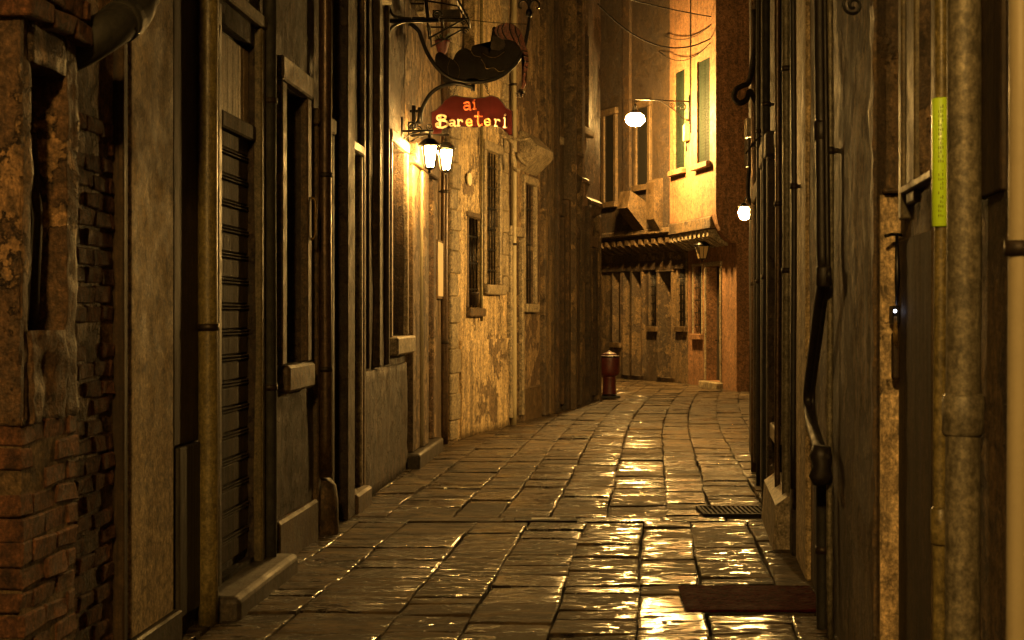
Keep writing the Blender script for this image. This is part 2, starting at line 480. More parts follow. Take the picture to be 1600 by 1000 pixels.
    def surround(h, o, w=.12, v=.035, mat=None, lintel=True, below=False, name='door_frame'):
        u0, u1, z0, z1, d = o; mat = mat or M['stone_dark']
        bm = bmesh.new()
        h.lbox(bm, u0 - w, u0 - .003, -.05, v, z0, z1 - .001, .01); h.lbox(bm, u1 + .003, u1 + w, -.05, v, z0, z1 - .001, .01)
        if lintel: h.lbox(bm, u0 - w - .02, u1 + w + .02, -.05, v + .012, z1 + .002, z1 + w * 1.2, .012)
        return link(name, bm, mat, h.root)
    def door(h, o, mat=None, panels=3, handle=True):
        u0, u1, z0, z1, d = o; mat = mat or M['wood_dark']
        bm = bmesh.new(); h.lbox(bm, u0 + .003, u1 - .003, -d + .004, -d + .05, z0 + .01, z1 - .003, .004)
        hh = (z1 - z0 - .1) / panels
        for i in range(panels):
            h.lbox(bm, u0 + .09, u1 - .09, -d + .048, -d + .07, z0 + .08 + hh * i, z0 + hh * (i + 1), .012)
        dr = link('door', bm, mat, h.root)
        if handle:
            bm = bmesh.new(); tube(bm, [h.lp(u1 - .05, -d + .05, 1.02), h.lp(u1 - .05, -d + .10, 1.02), h.lp(u1 - .13, -d + .10, 1.02)], .011, 8)
            link('handle', bm, M['iron'], dr)
        return dr

# ================================================================== SETTING: ground and paving
bm = bmesh.new(); vs = [bm.verts.new(p) for p in ((-60, -30, -.06), (60, -30, -.06), (60, 150, -.06), (-60, 150, -.06))]; bm.faces.new(vs)
tag(link('ground', bm, M['bed']), kind='structure')

def bend(y):                                   # sideways run of the paving courses as the alley turns
    return .092 * y if y < 19 else .092 * y + .0030 * (y - 19) ** 2
def paving():
    bm = bmesh.new(); ct = bm.loops.layers.color.new('stone_tint')
    rnd = random.Random(5)
    y_band = 11.85
    segs = ((2.0, y_band - .05, 0.0), (y_band + .22, 46.0, .23))
    for (ya, yb, sh) in segs:
        w = -4.2 + sh
        while w < 4.4:
            ww = rnd.choice((.36, .40, .44, .48, .54)) ; y = ya + rnd.uniform(-.3, 0)
            while y < yb:
                ln = rnd.choice((.18, .22, .27, .33, .42, .55)); y1 = min(y + ln, yb)
                if y1 - y > .08 and y1 > ya:
                    stone_block(bm, ct, rnd, w, w + ww, max(y, ya), y1)
                y = y1 if y1 < yb else yb + 1
            w += ww
    w = -4.2                                   # band of narrow cross stones
    while w < 4.4:
        ww = rnd.uniform(.35, .75); stone_block(bm, ct, rnd, w, w + ww, y_band - .05, y_band + .22, dark=rnd.random() < .7); w += ww
    return link('pavement', bm, M['paving'])
def stone_block(bm, ct, rnd, w0, w1, y0, y1, dark=False):
    g = rnd.uniform(.002, .006)
    w0 += g + rnd.uniform(0, .005); w1 -= g + rnd.uniform(0, .005); y0 += g * .9; y1 -= g * .9
    if y1 - y0 < .02: return
    base = rnd.gauss(0, .0035); tx = rnd.gauss(0, .009); ty = rnd.gauss(0, .014)
    col = (min(1, max(0, rnd.betavariate(1.0, 1.7) + (.5 if dark else 0))), rnd.random() ** 1.6, rnd.random(), 1)
    n = 6; m_ = 5; cx, cy = (w0 + w1) / 2, (y0 + y1) / 2; sd = rnd.uniform(0, 99)
    wob = [[rnd.uniform(-.007, .007) for _ in range(n + 1)] for _ in range(2)]
    G = []
    for i in range(n + 1):
        row = []
        for j in range(m_ + 1):
            a, b = (0, .045, .2, .5, .8, .955, 1)[i], (0, .05, .3, .7, .95, 1)[j]
            w = w0 + (w1 - w0) * a; y = y0 + (y1 - y0) * b
            e = min(min(a, 1 - a) * (w1 - w0), min(b, 1 - b) * (y1 - y0))
            if j == 0: y += wob[0][i]
            if j == m_: y += wob[1][i]
            z = base + tx * (w - cx) + ty * (y - cy) + .004 * mnoise.noise(Vector((w * 5, y * 5, sd))) - (.0025 if e < 1e-6 else 0)
            wv = .022 * mnoise.noise(Vector((w0 * 3.1, y * .55, 4.))) + .016 * mnoise.noise(Vector((w * 2.3, y * 2.1, 9.)))
            row.append(bm.verts.new((w + wv + bend(y), y + .02 * mnoise.noise(Vector((w * 2.7, y * 1.5, 1.))), z)))
        G.append(row)
    fs = []
    for i in range(n):
        for j in range(m_):
            f = bm.faces.new((G[i][j], G[i + 1][j], G[i + 1][j + 1], G[i][j + 1])); f.smooth = True; fs.append(f)
    rim = [G[i][0] for i in range(n + 1)] + [G[n][j] for j in range(1, m_ + 1)] + [G[i][m_] for i in range(n - 1, -1, -1)] + [G[0][j] for j in range(m_ - 1, 0, -1)]
    low = [bm.verts.new((v.co.x, v.co.y, -.05)) for v in rim]
    for i in range(len(rim)):
        k = (i + 1) % len(rim); fs.append(bm.faces.new((rim[i], low[i], low[k], rim[k])))
    for f in fs:
        for lp in f.loops: lp[ct] = col
tag(paving(), kind='structure')

# ================================================================== LEFT SIDE
def XA(y): return -2.163 + .067 * y            # line of the near left fronts
def XB(y): return -5.68 + .255 * y             # line of the far left fronts, where the alley turns
def XR(y): return .73 + .115 * y               # line of the near right fronts

# --- brick house with a crumbling buttress
h = House('brick_house', 'crumbling brick and render house with a buttress at the left edge', (XA(4.2), 4.2), (XA(6.70), 6.70), -1, M['render_eroded'])
h.build_wall(amp=.006, step=.12, seed=3.)
def bricks(h, bm, u0, u1, v0, v1, z0, z1, rnd, ch=.082, bl=.22, miss=.03):
    z = z0; k = 0
    while z < z1:
        u = u0 - (bl / 2 if k % 2 else 0)
        while u < u1:
            a, b = max(u + .007, u0), min(u + bl - .007, u1)
            if b - a > .04 and rnd.random() > miss:
                dv = rnd.uniform(-.006, .005)
                h.lbox(bm, a, b, v0, v1 + dv, z + .007 + rnd.uniform(-.003, .003), z + ch - .006 + rnd.uniform(-.003, .003), .006, .008)
            u += bl
        z += ch; k += 1
rnd = random.Random(8)
ub0, ub1 = 5.22 - 4.2, 5.76 - 4.2
zb = 1.22
bm = bmesh.new(); h.lbox(bm, ub0 + .02, ub1 - .015, -.3, .142, 0, zb, .0)
bt = link('buttress', bm, M['mortar'], h.root)
bm = bmesh.new(); bricks(h, bm, ub0, ub1, -.1, .15, 0, zb - .02, rnd)
bb = link('brickwork', bm, M['brick'], bt)
tag(bb, 'bare red brickwork of the buttress foot')
def rough_block(bm, f, u0, u1, z0, z1, n, m_, amp, seed, th):
    G = []
    for i in range(n + 1):
        row = []
        for j in range(m_ + 1):
            u = u0 + (u1 - u0) * i / n; z = z0 + (z1 - z0) * j / m_
            e = amp * (mnoise.fractal(Vector((u * 6, z * 5, seed)), 1., 2., 4) + .6 * mnoise.noise(Vector((u * 17, z * 14, seed))))
            row.append(bm.verts.new(f(u, e, z)))
        G.append(row)
    for i in range(n):
        for j in range(m_):
            q = bm.faces.new((G[i][j], G[i + 1][j], G[i + 1][j + 1], G[i][j + 1])); q.smooth = True
    rim = [G[i][0] for i in range(n + 1)] + [G[n][j] for j in range(1, m_ + 1)] + [G[i][m_] for i in range(n - 1, -1, -1)] + [G[0][j] for j in range(m_ - 1, 0, -1)]
    u_, z_ = (u0 + u1) / 2, (z0 + z1) / 2
    low = []
    for k, v in enumerate(rim):
        i_ = k
        low.append(None)
    # back rim at depth -th
    idx = [(i, 0) for i in range(n + 1)] + [(n, j) for j in range(1, m_ + 1)] + [(i, m_) for i in range(n - 1, -1, -1)] + [(0, j) for j in range(m_ - 1, 0, -1)]
    low = [bm.verts.new(f(u0 + (u1 - u0) * i / n, -th, z0 + (z1 - z0) * j / m_)) for i, j in idx]
    for k in range(len(rim)):
        k2 = (k + 1) % len(rim); bm.faces.new((rim[k], low[k], low[k2], rim[k2]))
# the rendered upper shaft round a narrow niche, and its front towards the viewer
un0, un1, zn0, zn1 = 5.30 - 4.2, 5.645 - 4.2, 1.54, 2.47
bm = bmesh.new()
side = lambda u, e, z: h.lp(u, .15 + e, z)
rough_block(bm, side, ub0, un0, zb, 3.0, 4, 60, .011, 1., .28)
rough_block(bm, side, un1, ub1, zb, 3.0, 6, 60, .013, 2., .28)
rough_block(bm, side, un0, un1, zb, zn0, 12, 12, .02, 3., .28)
rough_block(bm, side, un0, un1, zn1, 3.0, 12, 18, .014, 4., .28)
front = lambda v, e, z: h.lp(ub0 - e - .004, v, z)
rough_block(bm, front, -.3, .148, zb, 3.0, 14, 60, .016, 5., .03)
up_ = link('buttress_render', bm, M['render_eroded'], bt)
bm = bmesh.new()                                # rubble and split timber left inside the niche
rough_block(bm, lambda u, e, z: h.lp(u, -.02 + e, z), un0, un1, zn0, zn1, 16, 40, .035, 7., .15)
link('niche_rubble', bm, M['render_dark'], bt)
bm = bmesh.new()
for (a, b_, w) in ((.05, .09, .03), (.13, .11, .022), (.2, .25, .03)):
    tube(bm, [h.lp(un0 + a, .07, zn0 + .02), h.lp(un0 + a + .01, .09, zn0 + .4), h.lp(un0 + b_, .06, zn1 - .1 - w * 4)], [w, w * .8, w * .5], 6)
link('niche_timber', bm, M['wood_dark'], bt)
bm = bmesh.new(); bricks(h, bm, ub0 - .05, ub1 + .03, -.1, .20, 2.60, 2.78, rnd, .085)
link('brick_cap', bm, M['brick'], bt)
bm = bmesh.new(); bricks(h, bm, 6.05 - 4.2, 6.60 - 4.2, -.03, .014, 0, 2.4, rnd, .078, .2, .25)
tag(link('brickwork', bm, M['brick'], h.root), 'flaking strip of red brick beside the buttress')
h.box('corner_board', 6.62 - 4.2, 6.675 - 4.2, -.02, .05, 0, 8, M['wood_dark'])
hb = h

# --- shop house with shutter
h = House('shop_house', 'house with a slatted shutter doorway below a bleached plank transom', (XA(6.74), 6.74), (XA(9.70), 9.70), -1, M['render_dark'])
y2u = lambda y: (y - 6.74) / h.d.y
sh = h.op(345, 398, 60, 905, .06, z0=.14, z1=3.20)
h.build_wall(seed=5.)
h.box('pilaster', h.pu(197), h.pu(263), -.02, .025, .16, 8.5, M['render_beige'], bev=.004)
h.box('gap_shade_strip', h.pu(189), h.pu(196), -.02, .012, 0, 8.5, M['wood_black'])  # black strip painted in for the shade of the groove beside the pilaster
h.box('pilaster_foot', h.pu(196), h.pu(270), -.02, .05, -.1, .155, M['stone_step'], bev=.01)
h.box('board', h.pu(268), h.pu(312), -.02, .012, .95, 8.4, M['wood_dark'])
h.box('lower_board', h.pu(272), h.pu(310), -.02, .03, .1, .94, M['wood_black'])
h.box('door_post', h.pu(340), h.pu(345) - .004, -.02, .008, .1, 3.3, M['trim_olive'])
# transom and shutter
bm = bmesh.new(); n = 6; zt0, zt1 = 2.70, 3.18
for i in range(n):
    a = sh[0] + .02 + (sh[1] - sh[0] - .04) * i / n; b_ = sh[0] + .02 + (sh[1] - sh[0] - .04) * (i + 1) / n
    h.lbox(bm, a + .003, b_ - .003, -.055, -.03 + rnd.uniform(-.004, .004), zt0 + .03, zt1 - .01, .003)
link('transom', bm, M['wood_grey'], h.root)
h.box('transom_rail', sh[0] + .003, sh[1] - .003, -.055, .01, zt0 - .07, zt0 + .025, M['wood_slat'], bev=.01)
bm = bmesh.new(); z = .19
while z < 2.60:
    h.lbox(bm, sh[0] + .01, sh[1] - .01, -.055, -.04, z, z + .105, .006)
    h.lbox(bm, sh[0] + .01, sh[1] - .01, -.055, -.032, z + .112, z + .122, .003)
    h.lbox(bm, sh[0] + .01, sh[1] - .01, -.055, -.032, z + .130, z + .139, .003)
    z += .147
link('shutter', bm, M['wood_slat'], h.root)
bm = bmesh.new()
h.lbox(bm, sh[1] + .003, sh[1] + .09, -.03, .045, .1, 3.32, .01); h.lbox(bm, sh[1] + .093, sh[1] + .15, -.03, .03, .1, 3.32, .008)
h.lbox(bm, sh[0] - .02, sh[1] + .15, -.03, .05, 3.322, 3.40, .01)
link('door_frame', bm, M['trim_olive'], h.root)
bm = bmesh.new(); h.lbox(bm, y2u(8.05), y2u(9.55), -.05, .20, -.1, .115, .035, 0, 3)
link('doorstep', bm, M['stone_step'], h.root)
bm = bmesh.new(); h.lbox(bm, y2u(9.57), y2u(9.69), -.02, .08, -.1, .3, .02)
link('foot_stone', bm, M['stone_dark'], h.root)
hs = h

# --- house with the deep sill window
h = House('narrow_house', 'dark narrow house with a deep window over a thick stone sill', (XA(9.72), 9.72), (XA(12.22), 12.22), -1, M['render_dark'])
w1 = h.op(437, 470, 128, 567, .30, z0=1.27, z1=3.09)
d1 = h.op(493, 511, 205, 800, .28, z0=.08, z1=2.95)
w2 = h.op(437, 468, -100, 20, .2, z0=4.2, z1=5.6)
h.build_wall(seed=8.)
h.window(w1, sill=False, bars=(1, 3))
h.box('sill', w1[0] - .03, w1[1] + .14, -.1, .075, 1.09, 1.265, M['stone_dark'], bev=.018)
h.surround(w1, .13, .05, M['stone_dark'], name='window_frame')
h.window(w2, bars=(1, 2))
h.surround(d1, .1, .04, M['stone_dark'])
h.door(d1, M['wood_dark'], 4)
h.box('plinth', .05, d1[0] - .13, -.02, .05, -.1, .28, M['stone_dark'], bev=.02)
u_ = (12.0 - 9.72) / h.d.y
h.box('corner_pilaster', u_ - .12, u_ + .2, -.02, .10, 0, 8.6, M['render_dark'], bev=.01)
bm = bmesh.new(); uu = (11.55 - 9.72) / h.d.y
uu = h.pu(508, .05); lathe(bm, h.lp(uu, .03, -.05), [(.12, 0), (.115, .30), (.10, .40), (.06, .45), (.02, .46)], 14)
gs = link('guard_stone', bm, M['stone_dark'], h.root)
hn = h

# --- house with streaked front
h = House('streaked_house', 'brown rain streaked house with a slim doorway and a sill window', (XA(12.24), 12.24), (XA(15.80), 15.80), -1, M['render_streak'])
d1 = h.op(540, 556, 238, 768, .22, z0=.16, z1=2.92)
w1 = h.op(608, 631, 232, 524, .22, z0=1.38, z1=3.25)
w2 = h.op(575, 596, -130, 40, .2, z0=4.6, z1=6.1)
h.build_wall(amp=.016, seed=12.)
h.surround(d1, .07, .05, M['stone'])
h.door(d1, M['wood_black'], 3)
h.box('doorstep', d1[0] - .1, d1[1] + .12, -.05, .12, -.1, .155, M['stone_dark'], bev=.02)
h.window(w1, sill=False, bars=(1, 3)); h.surround(w1, .09, .04, M['stone'], name='window_frame')
h.box('sill', w1[0] - .14, w1[1] + .12, -.1, .11, 1.2, 1.375, M['stone'], bev=.018)
h.window(w2)
bm = bmesh.new(); rough_block(bm, lambda u, e, z: h.lp(u, .03 + e, z), d1[1] + .25, h.L - .02, 0, 1.1, 24, 12, .012, 4., .06)
link('plinth', bm, M['render_streak'], h.root)
for px, w_, v_, mt in ((560, .10, .05, 'render_grey'), (572, .05, .03, 'wood_dark'), (583, .16, .06, 'render_streak'), (601, .07, .04, 'wood_dark')):
    u_ = h.pu(px); h.box('pilaster', u_, u_ + w_, -.02, v_, 1.12 if px > 565 else 0, 8.6, M[mt], bev=.012)
hk = h

# --- inn with the lit doorway
h = House('inn_house', 'ochre inn front with stone door posts lit by the twin lanterns', (XA(15.82), 15.82), (XA(19.15), 19.15), -1, M['render_ochre'])
d1 = h.op(656, 667, 272, 676, .30, z0=.17, z1=3.05)
w1 = h.op(650, 668, -60, 60, .2, z0=5.0, z1=6.4)
h.build_wall(seed=15.)
h.door(d1, M['wood_warm'], 4)
bm = bmesh.new()
h.lbox(bm, .10, h.pu(646), -.03, .07, .16, 3.15, .012); h.lbox(bm, h.pu(648), d1[0] - .004, -.03, .10, .16, 3.15, .012)
h.lbox(bm, d1[1] + .004, d1[1] + .22, -.03, .08, .16, 3.15, .012)
h.lbox(bm, .06, d1[1] + .26, -.03, .12, 3.153, 3.38, .015)
link('door_frame', bm, M['render_ochre'], h.root)
bm = bmesh.new(); h.lbox(bm, -.02, d1[1] + .3, -.05, .16, -.1, .155, .03, 0, 3)
link('doorstep', bm, M['stone_step'], h.root)
bm = bmesh.new(); h.lbox(bm, h.pu(676), h.pu(689), -.02, .035, -.1, 1.32, .01, .004)
link('plinth', bm, M['stone_dark'], h.root)
h.window(w1, shutters=((w1[0] - .4, w1[0] - .02),))
hi = h

# --- yellow house with barred windows, where the alley turns
pB = lambda y: (XB(y), y)
h = House('yellow_house', 'pale yellow house with one tall and one small barred window', pB(19.2), pB(22.0), -1, M['render_gold'])
w1 = h.op(731, 750, 345, 480, .2, z0=1.68, z1=2.86)
w2 = h.op(757, 778, 240, 445, .2, z0=2.0, z1=3.82)
w3 = h.op(722, 742, -120, 90, .2, z0=5.0, z1=6.6)
h.build_wall(amp=.018, seed=19.)
h.window(w1, grille=(4, 3), sill=False); h.window(w2, grille=(5, 6), sill=False, bars=(1, 4))
h.surround(w2, .11, .04, M['stone'], name='window_frame')
h.surround(w1, .06, .02, M['stone_dark'], name='window_frame')
h.box('sill', w2[0] - .12, w2[1] + .14, -.05, .09, 1.86, 1.995, M['stone'], bev=.015)
h.box('sill', w1[0] - .05, w1[1] + .06, -.05, .07, 1.56, 1.675, M['stone_dark'], bev=.015)
h.window(w3)
bm = bmesh.new(); z = .0; k = 0
while z < 6.4:
    hh = random.uniform(.24, .34); h.lbox(bm, .0, .30 + (.12 if k % 2 else 0), -.02, .035 + random.uniform(-.006, .006), z + .006, z + hh, .014, .006); z += hh; k += 1
link('quoins', bm, M['stone'], h.root)
bm = bmesh.new(); z = 1.9; k = 0
while z < 6.0:
    hh = random.uniform(.22, .32); a = h.L - .30 - (.1 if k % 2 else 0); h.lbox(bm, a, h.L - .01, -.02, .03 + random.uniform(-.006, .006), z + .006, z + hh, .014, .006); z += hh; k += 1
link('quoins', bm, M['stone'], h.root)
bm = bmesh.new(); rough_block(bm, lambda u, e, z: h.lp(u, .03 + e, z), .45, h.L - .02, 0, 1.25, 20, 10, .012, 14., .06)
link('plinth', bm, M['render_gold'], h.root)
hy = h

# --- house with the stone hood
h = House('hooded_house', 'tan house with a stone hood above its dark upright window', pB(22.02), pB(24.2), -1, M['render_ochre'])
d1 = h.op(796, 811, 372, 655, .25, z0=.1, z1=2.72)
w1 = h.op(817, 833, 285, 480, .2, z0=1.75, z1=3.55)
h.build_wall(amp=.016, seed=23.)
h.door(d1, M['wood_dark'], 4); h.surround(d1, .12, .06, M['stone'])
h.window(w1, grille=(4, 3), sill=True); h.surround(w1, .10, .05, M['stone'], name='window_frame')
bm = bmesh.new()
prof = [(0, 3.72), (.22, 3.92), (.27, 3.98), (.27, 4.08), (.05, 4.30), (0, 4.30)]
ua, ub_ = w1[0] - .2, w1[1] + .2
prism(bm, prof, lambda a, b, d: h.lp(d, a, b), ua, ub_)
link('hood', bm, M['stone'], h.root)
h.box('buttress', h.pu(846) - .1, h.pu(846) + .2, -.02, .09, 0, 8, M['render_grey'], bev=.02)
h.box('plinth', d1[1] + .15, h.L - .3, -.02, .05, -.1, .5, M['stone_dark'], bev=.02)
hh_ = h

# --- dark corner house
h = House('corner_house', 'dark tall house at the bend with deep doorways and a jutting cornice', pB(24.22), pB(28.75), -1, M['render_grey'], depth=6)
d1 = h.op(862, 874, 330, 640, .35, z0=.1, z1=3.2)
d2 = h.op(884, 897, 375, 635, .35, z0=.1, z1=2.9)
d3 = h.op(916, 926, 390, 630, .3, z0=.1, z1=2.8)
w1 = h.op(855, 872, 60, 230, .25, z0=4.5, z1=6.2)
w2 = h.op(905, 920, 60, 200, .25, z0=4.9, z1=6.6)
h.build_wall(amp=.018, seed=29.)
for d in (d1, d2, d3):
    h.door(d, M['wood_black'], 4); h.surround(d, .16, .07, M['render_streak'])
h.window(w1); h.window(w2)
for a, b_, zz, v_ in ((886, 899, 4.35, .16), (899, 913, 3.95, .12), (913, 933, 3.62, .12)):
    bm = bmesh.new()
    prism(bm, [(0, zz - .28), (v_ * .4, zz - .24), (v_ * .8, zz - .08), (v_, zz - .06), (v_, zz), (.02, zz + .07), (0, zz + .07)], lambda a_, b2, d: h.lp(d, a_, b2), h.pu(a), h.pu(b_) - .04)
    link('ledge', bm, M['render_dark'], h.root)
for px, w_, v_, mt, zt in ((850, .3, .10, 'render_grey', 8.5), (857, .14, .16, 'render_streak', 8.5), (878, .22, .12, 'render_streak', 3.5), (881, .12, .2, 'render_grey', 8.5), (901, .26, .1, 'render_grey', 8.5), (908, .14, .16, 'render_dark', 3.5), (928, .22, .10, 'render_grey', 3.4)):
    h.box('pilaster', h.pu(px), h.pu(px) + w_, -.02, v_, 0, zt, M[mt], bev=.012)
hc = h

# ================================================================== FAR END
# ground floor of the far houses, with the upper storeys jettied out over beam ends
F0, F1, G0 = (4.0, 34.9), (1.7, 39.7), (4.62, 31.6)
h = House('far_stone_house', 'old stone house across the far end, jettied over beam ends', F0, F1, -1 if False else 1, M['render_grey'], height=3.35, depth=5)
ops = [h.op(1060, 1072, 410, 510, .18), h.op(1031, 1050, 425, 590, .35, z0=.1), h.op(1016, 1028, 412, 510, .18), h.op(990, 1003, 425, 588, .3, z0=.1), h.op(976, 986, 425, 575, .3, z0=.1), h.op(959, 970, 425, 535, .2)]
h.build_wall(seed=33.)
for o, k in zip(ops, 'gdgddw'):
    if k == 'd': h.door(o, M['wood_black'], 3); h.surround(o, .10, .04, M['render_grey'])
    else: h.window(o, grille=(5, 7) if k == 'g' else None, sill=True, sill_mat=M['stone_dark']); h.surround(o, .06, .03, M['render_grey'], name='window_frame')
h.box('architrave', .0, h.L - 1., -.02, .06, 2.62, 2.85, M['render_streak'], bev=.015)
bm = bmesh.new(); u = .15
while u < h.L - .2:
    prism(bm, [(0, 3.02), (.12, 3.05), (.30, 3.15), (JET - .02, 3.22), (JET - .02, 3.34), (0, 3.34)], lambda a, b, d: h.lp(d, a, b), u, u + random.uniform(.12, .17)); u += random.uniform(.28, .36)
link('beam_ends', bm, M['stone_dark'], h.root)
# upper storey
uo = [(.95, 1.45, 4.6, 6.4, .2), (2.55, 3.0, 4.3, 6.4, .2), (3.15, 3.6, 4.3, 6.4, .2)]
bm = bmesh.new()
h.lbox(bm, .0, h.L, -4.5, JET, 3.37, 10.5, .01)
us_ = link('upper_storey', bm, M['render_dark'], h.root)
for (a, b_, z0, z1, d) in uo:
    fr = h.box('window', a, b_, JET + .003, JET + .035, z0, z1, M['glass'], bev=.004)
    bm = bmesh.new()
    h.lbox(bm, a - .12, a - .002, JET - .02, JET + .07, z0, z1, .01); h.lbox(bm, b_ + .002, b_ + .12, JET - .02, JET + .07, z0, z1, .01)
    h.lbox(bm, a - .14, b_ + .14, JET - .02, JET + .09, z1 + .002, z1 + .16, .01); h.lbox(bm, a - .16, b_ + .16, JET - .02, JET + .12, z0 - .14, z0 - .002, .01)
    link('frame', bm, M['stone_dark'], fr)
h.box('pilaster', 1.75, 2.1, JET - .01, JET + .07, 3.7, 10, M['render_streak'], bev=.02)
h.box('string_course', 0, h.L, JET - .01, JET + .06, 3.42, 3.56, M['render_grey'], bev=.03)
bm = bmesh.new()                                 # raking stone strut and chimney foot
prism(bm, [(JET, 3.5), (JET + .5, 4.05), (JET + .42, 4.45), (JET, 4.2)], lambda a, b, d: h.lp(d, a, b), 1.1, 1.6)
prism(bm, [(JET, 3.4), (JET + .24, 3.75), (JET + .24, 4.6), (JET, 4.7)], lambda a, b, d: h.lp(d, a, b), .35, .7)
link('strut', bm, M['stone_dark'], h.root)
hf = h

h = House('orange_house', 'orange rendered house with tall green shutters under the bright hanging lamp', G0, F0, 1, M['render_orange'], height=3.35, depth=4)
d1 = h.op(1104, 1126, 412, 605, .28, z0=.14, z1=2.62)
w1 = h.op(1084, 1097, 408, 525, .18, z0=1.15, z1=2.65)
h.build_wall(amp=.008, seed=37.)
h.door(d1, M['wood_black'], 3); h.surround(d1, .08, .03, M['stone'])
h.window(w1, grille=(4, 5), sill_mat=M['render_orange']); h.surround(w1, .05, .025, M['stone'], name='window_frame')
h.box('doorstep', d1[0] - .15, d1[1] + .15, -.05, .14, -.1, .135, M['stone'], bev=.02)
bm = bmesh.new(); u = .55
while u < h.L - .1:
    prism(bm, [(0, 3.02), (.12, 3.05), (.28, 3.15), (JET - .02, 3.22), (JET - .02, 3.36), (0, 3.36)], lambda a, b, d: h.lp(d, a, b), u, u + random.uniform(.11, .15)); u += random.uniform(.26, .33)
link('beam_ends', bm, M['stone'], h.root)
h.box('bressummer', .27, h.L, .05, JET + .03, 3.365, 3.62, M['render_grey'], bev=.02)
# upper storey with a curved flank at its near end
wins = []
for px0, px1, yt, yb in ((1089, 1109, 92, 255), (1053, 1069.5, 110, 265)):
    ua, ub_ = sorted((h.pu(px0, JET), h.pu(px1, JET))); um = (ua + ub_) / 2
    wins.append((ua, ub_, h.pz(um, yb, JET), h.pz(um, yt, JET)))
bm = bmesh.new(); ue = .25
for ua, ub_, z0, z1 in wins:                      # masonry laid round the two openings
    h.lbox(bm, ue, ua, -4, JET, 3.63, 10.5, 0); h.lbox(bm, ua, ub_, -4, JET, 3.63, z0, 0); h.lbox(bm, ua, ub_, -4, JET, z1, 10.5, 0)
    h.lbox(bm, ua, ub_, -4, JET - .08, z0, z1, 0); ue = ub_
h.lbox(bm, ue, h.L, -4, JET, 3.63, 10.5, 0)
link('upper_storey', bm, M['render_orange'], h.root)
bm = bmesh.new()
arc = [(JET, 10.5), (JET, 3.75)] + [(JET - .50 * (1 - math.cos(t)), 3.75 - .72 * math.sin(t)) for t in [R(a) for a in range(12, 91, 13)]] + [(-.9, 3.02), (-.9, 10.5)]
prism(bm, arc, lambda a, b, d: h.lp(d, a, b), -.02, .246)
link('flank', bm, M['render_orange'], h.root)
for ua, ub_, z0, z1 in wins:
    um = (ua + ub_) / 2; bm = bmesh.new()
    for a, b_ in ((ua + .004, um - .006), (um + .006, ub_ - .004)):
        h.lbox(bm, a, b_, JET - .075, JET - .045, z0 + .004, z1 - .004, .004)
        z = z0 + .1
        while z < z1 - .1:
            h.lbox(bm, a + .06, b_ - .06, JET - .047, JET - .038, z, z + .035, .003); z += .065
    link('shutter', bm, M['green'], h.root)
    h.box('sill', ua - .12, ub_ + .12, JET + .003, JET + .12, z0 - .12, z0 - .003, M['render_orange'], bev=.012)
ho = h

# ================================================================== RIGHT SIDE
XRf = lambda y: 2.79 + .151 * (y - 17.9)
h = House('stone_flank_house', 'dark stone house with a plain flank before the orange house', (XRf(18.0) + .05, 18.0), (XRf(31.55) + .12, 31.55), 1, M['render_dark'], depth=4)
h.op(1171.2, 1171.4, 400, 600, .2, z0=.1, z1=2.6) if False else None
h.build_wall(amp=.01, step=.5, seed=41.)
for y in (20.5, 24, 27.5):
    u = (y - 18) / h.d.y; h.box('pilaster', u, u + .3, -.02, .05, 0, 8.5, M['stone_dark'])
hz = h
def facade_right(name, label, y0, y1, dv, mat, seed):
    return House(name, label, (XR(y0) - dv, y0), (XR(y1) - dv, y1), 1, mat)

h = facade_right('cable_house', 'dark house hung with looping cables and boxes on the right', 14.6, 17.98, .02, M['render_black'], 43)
o1 = h.op(1187, 1193, 330, 690, .2, z0=.1, z1=2.7); o2 = h.op(1180.5, 1184, 330, 690, .2, z0=.1, z1=2.6)
h.build_wall(seed=43.)
h.door(o1, M['wood_black'], 3); h.surround(o1, .14, .06, M['render_dark']); h.door(o2, M['wood_black'], 3); h.surround(o2, .12, .05, M['render_dark'])
hcab = h
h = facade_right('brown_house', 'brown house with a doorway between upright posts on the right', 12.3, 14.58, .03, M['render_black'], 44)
o1 = h.op(1204, 1213, 300, 760, .25, z0=.1, z1=2.85)
h.build_wall(seed=44.)
h.door(o1, M['wood_dark'], 4); h.surround(o1, .16, .08, M['render_dark'])
h.box('plinth', .02, o1[0] - .2, -.02, .06, -.1, .42, M['stone_dark'], bev=.02)
hbr = h
h = facade_right('ramp_house', 'sooty house with a sloping stone ledge along its foot', 10.05, 12.28, .0, M['render_dark'], 45)
o1 = h.op(1216, 1228, 300, 700, .22, z0=.75, z1=2.9)
h.build_wall(seed=45.)
h.window(o1, sill=True, bars=(1, 3)); h.surround(o1, .1, .05, M['stone_dark'], name='window_frame')
bm = bmesh.new()
prism(bm, [(0, 0), (.16, 0), (.14, .30), (.06, .36), (0, .36)], lambda a, b, d: h.lp(d, a, b), .35, h.L - .3)
link('ledge', bm, M['stone'], h.root)
for u in (.1, h.L - .25):
    h.box('pilaster', u, u + .18, -.02, .05, 0, 8.4, M['render_dark'])
hrm = h

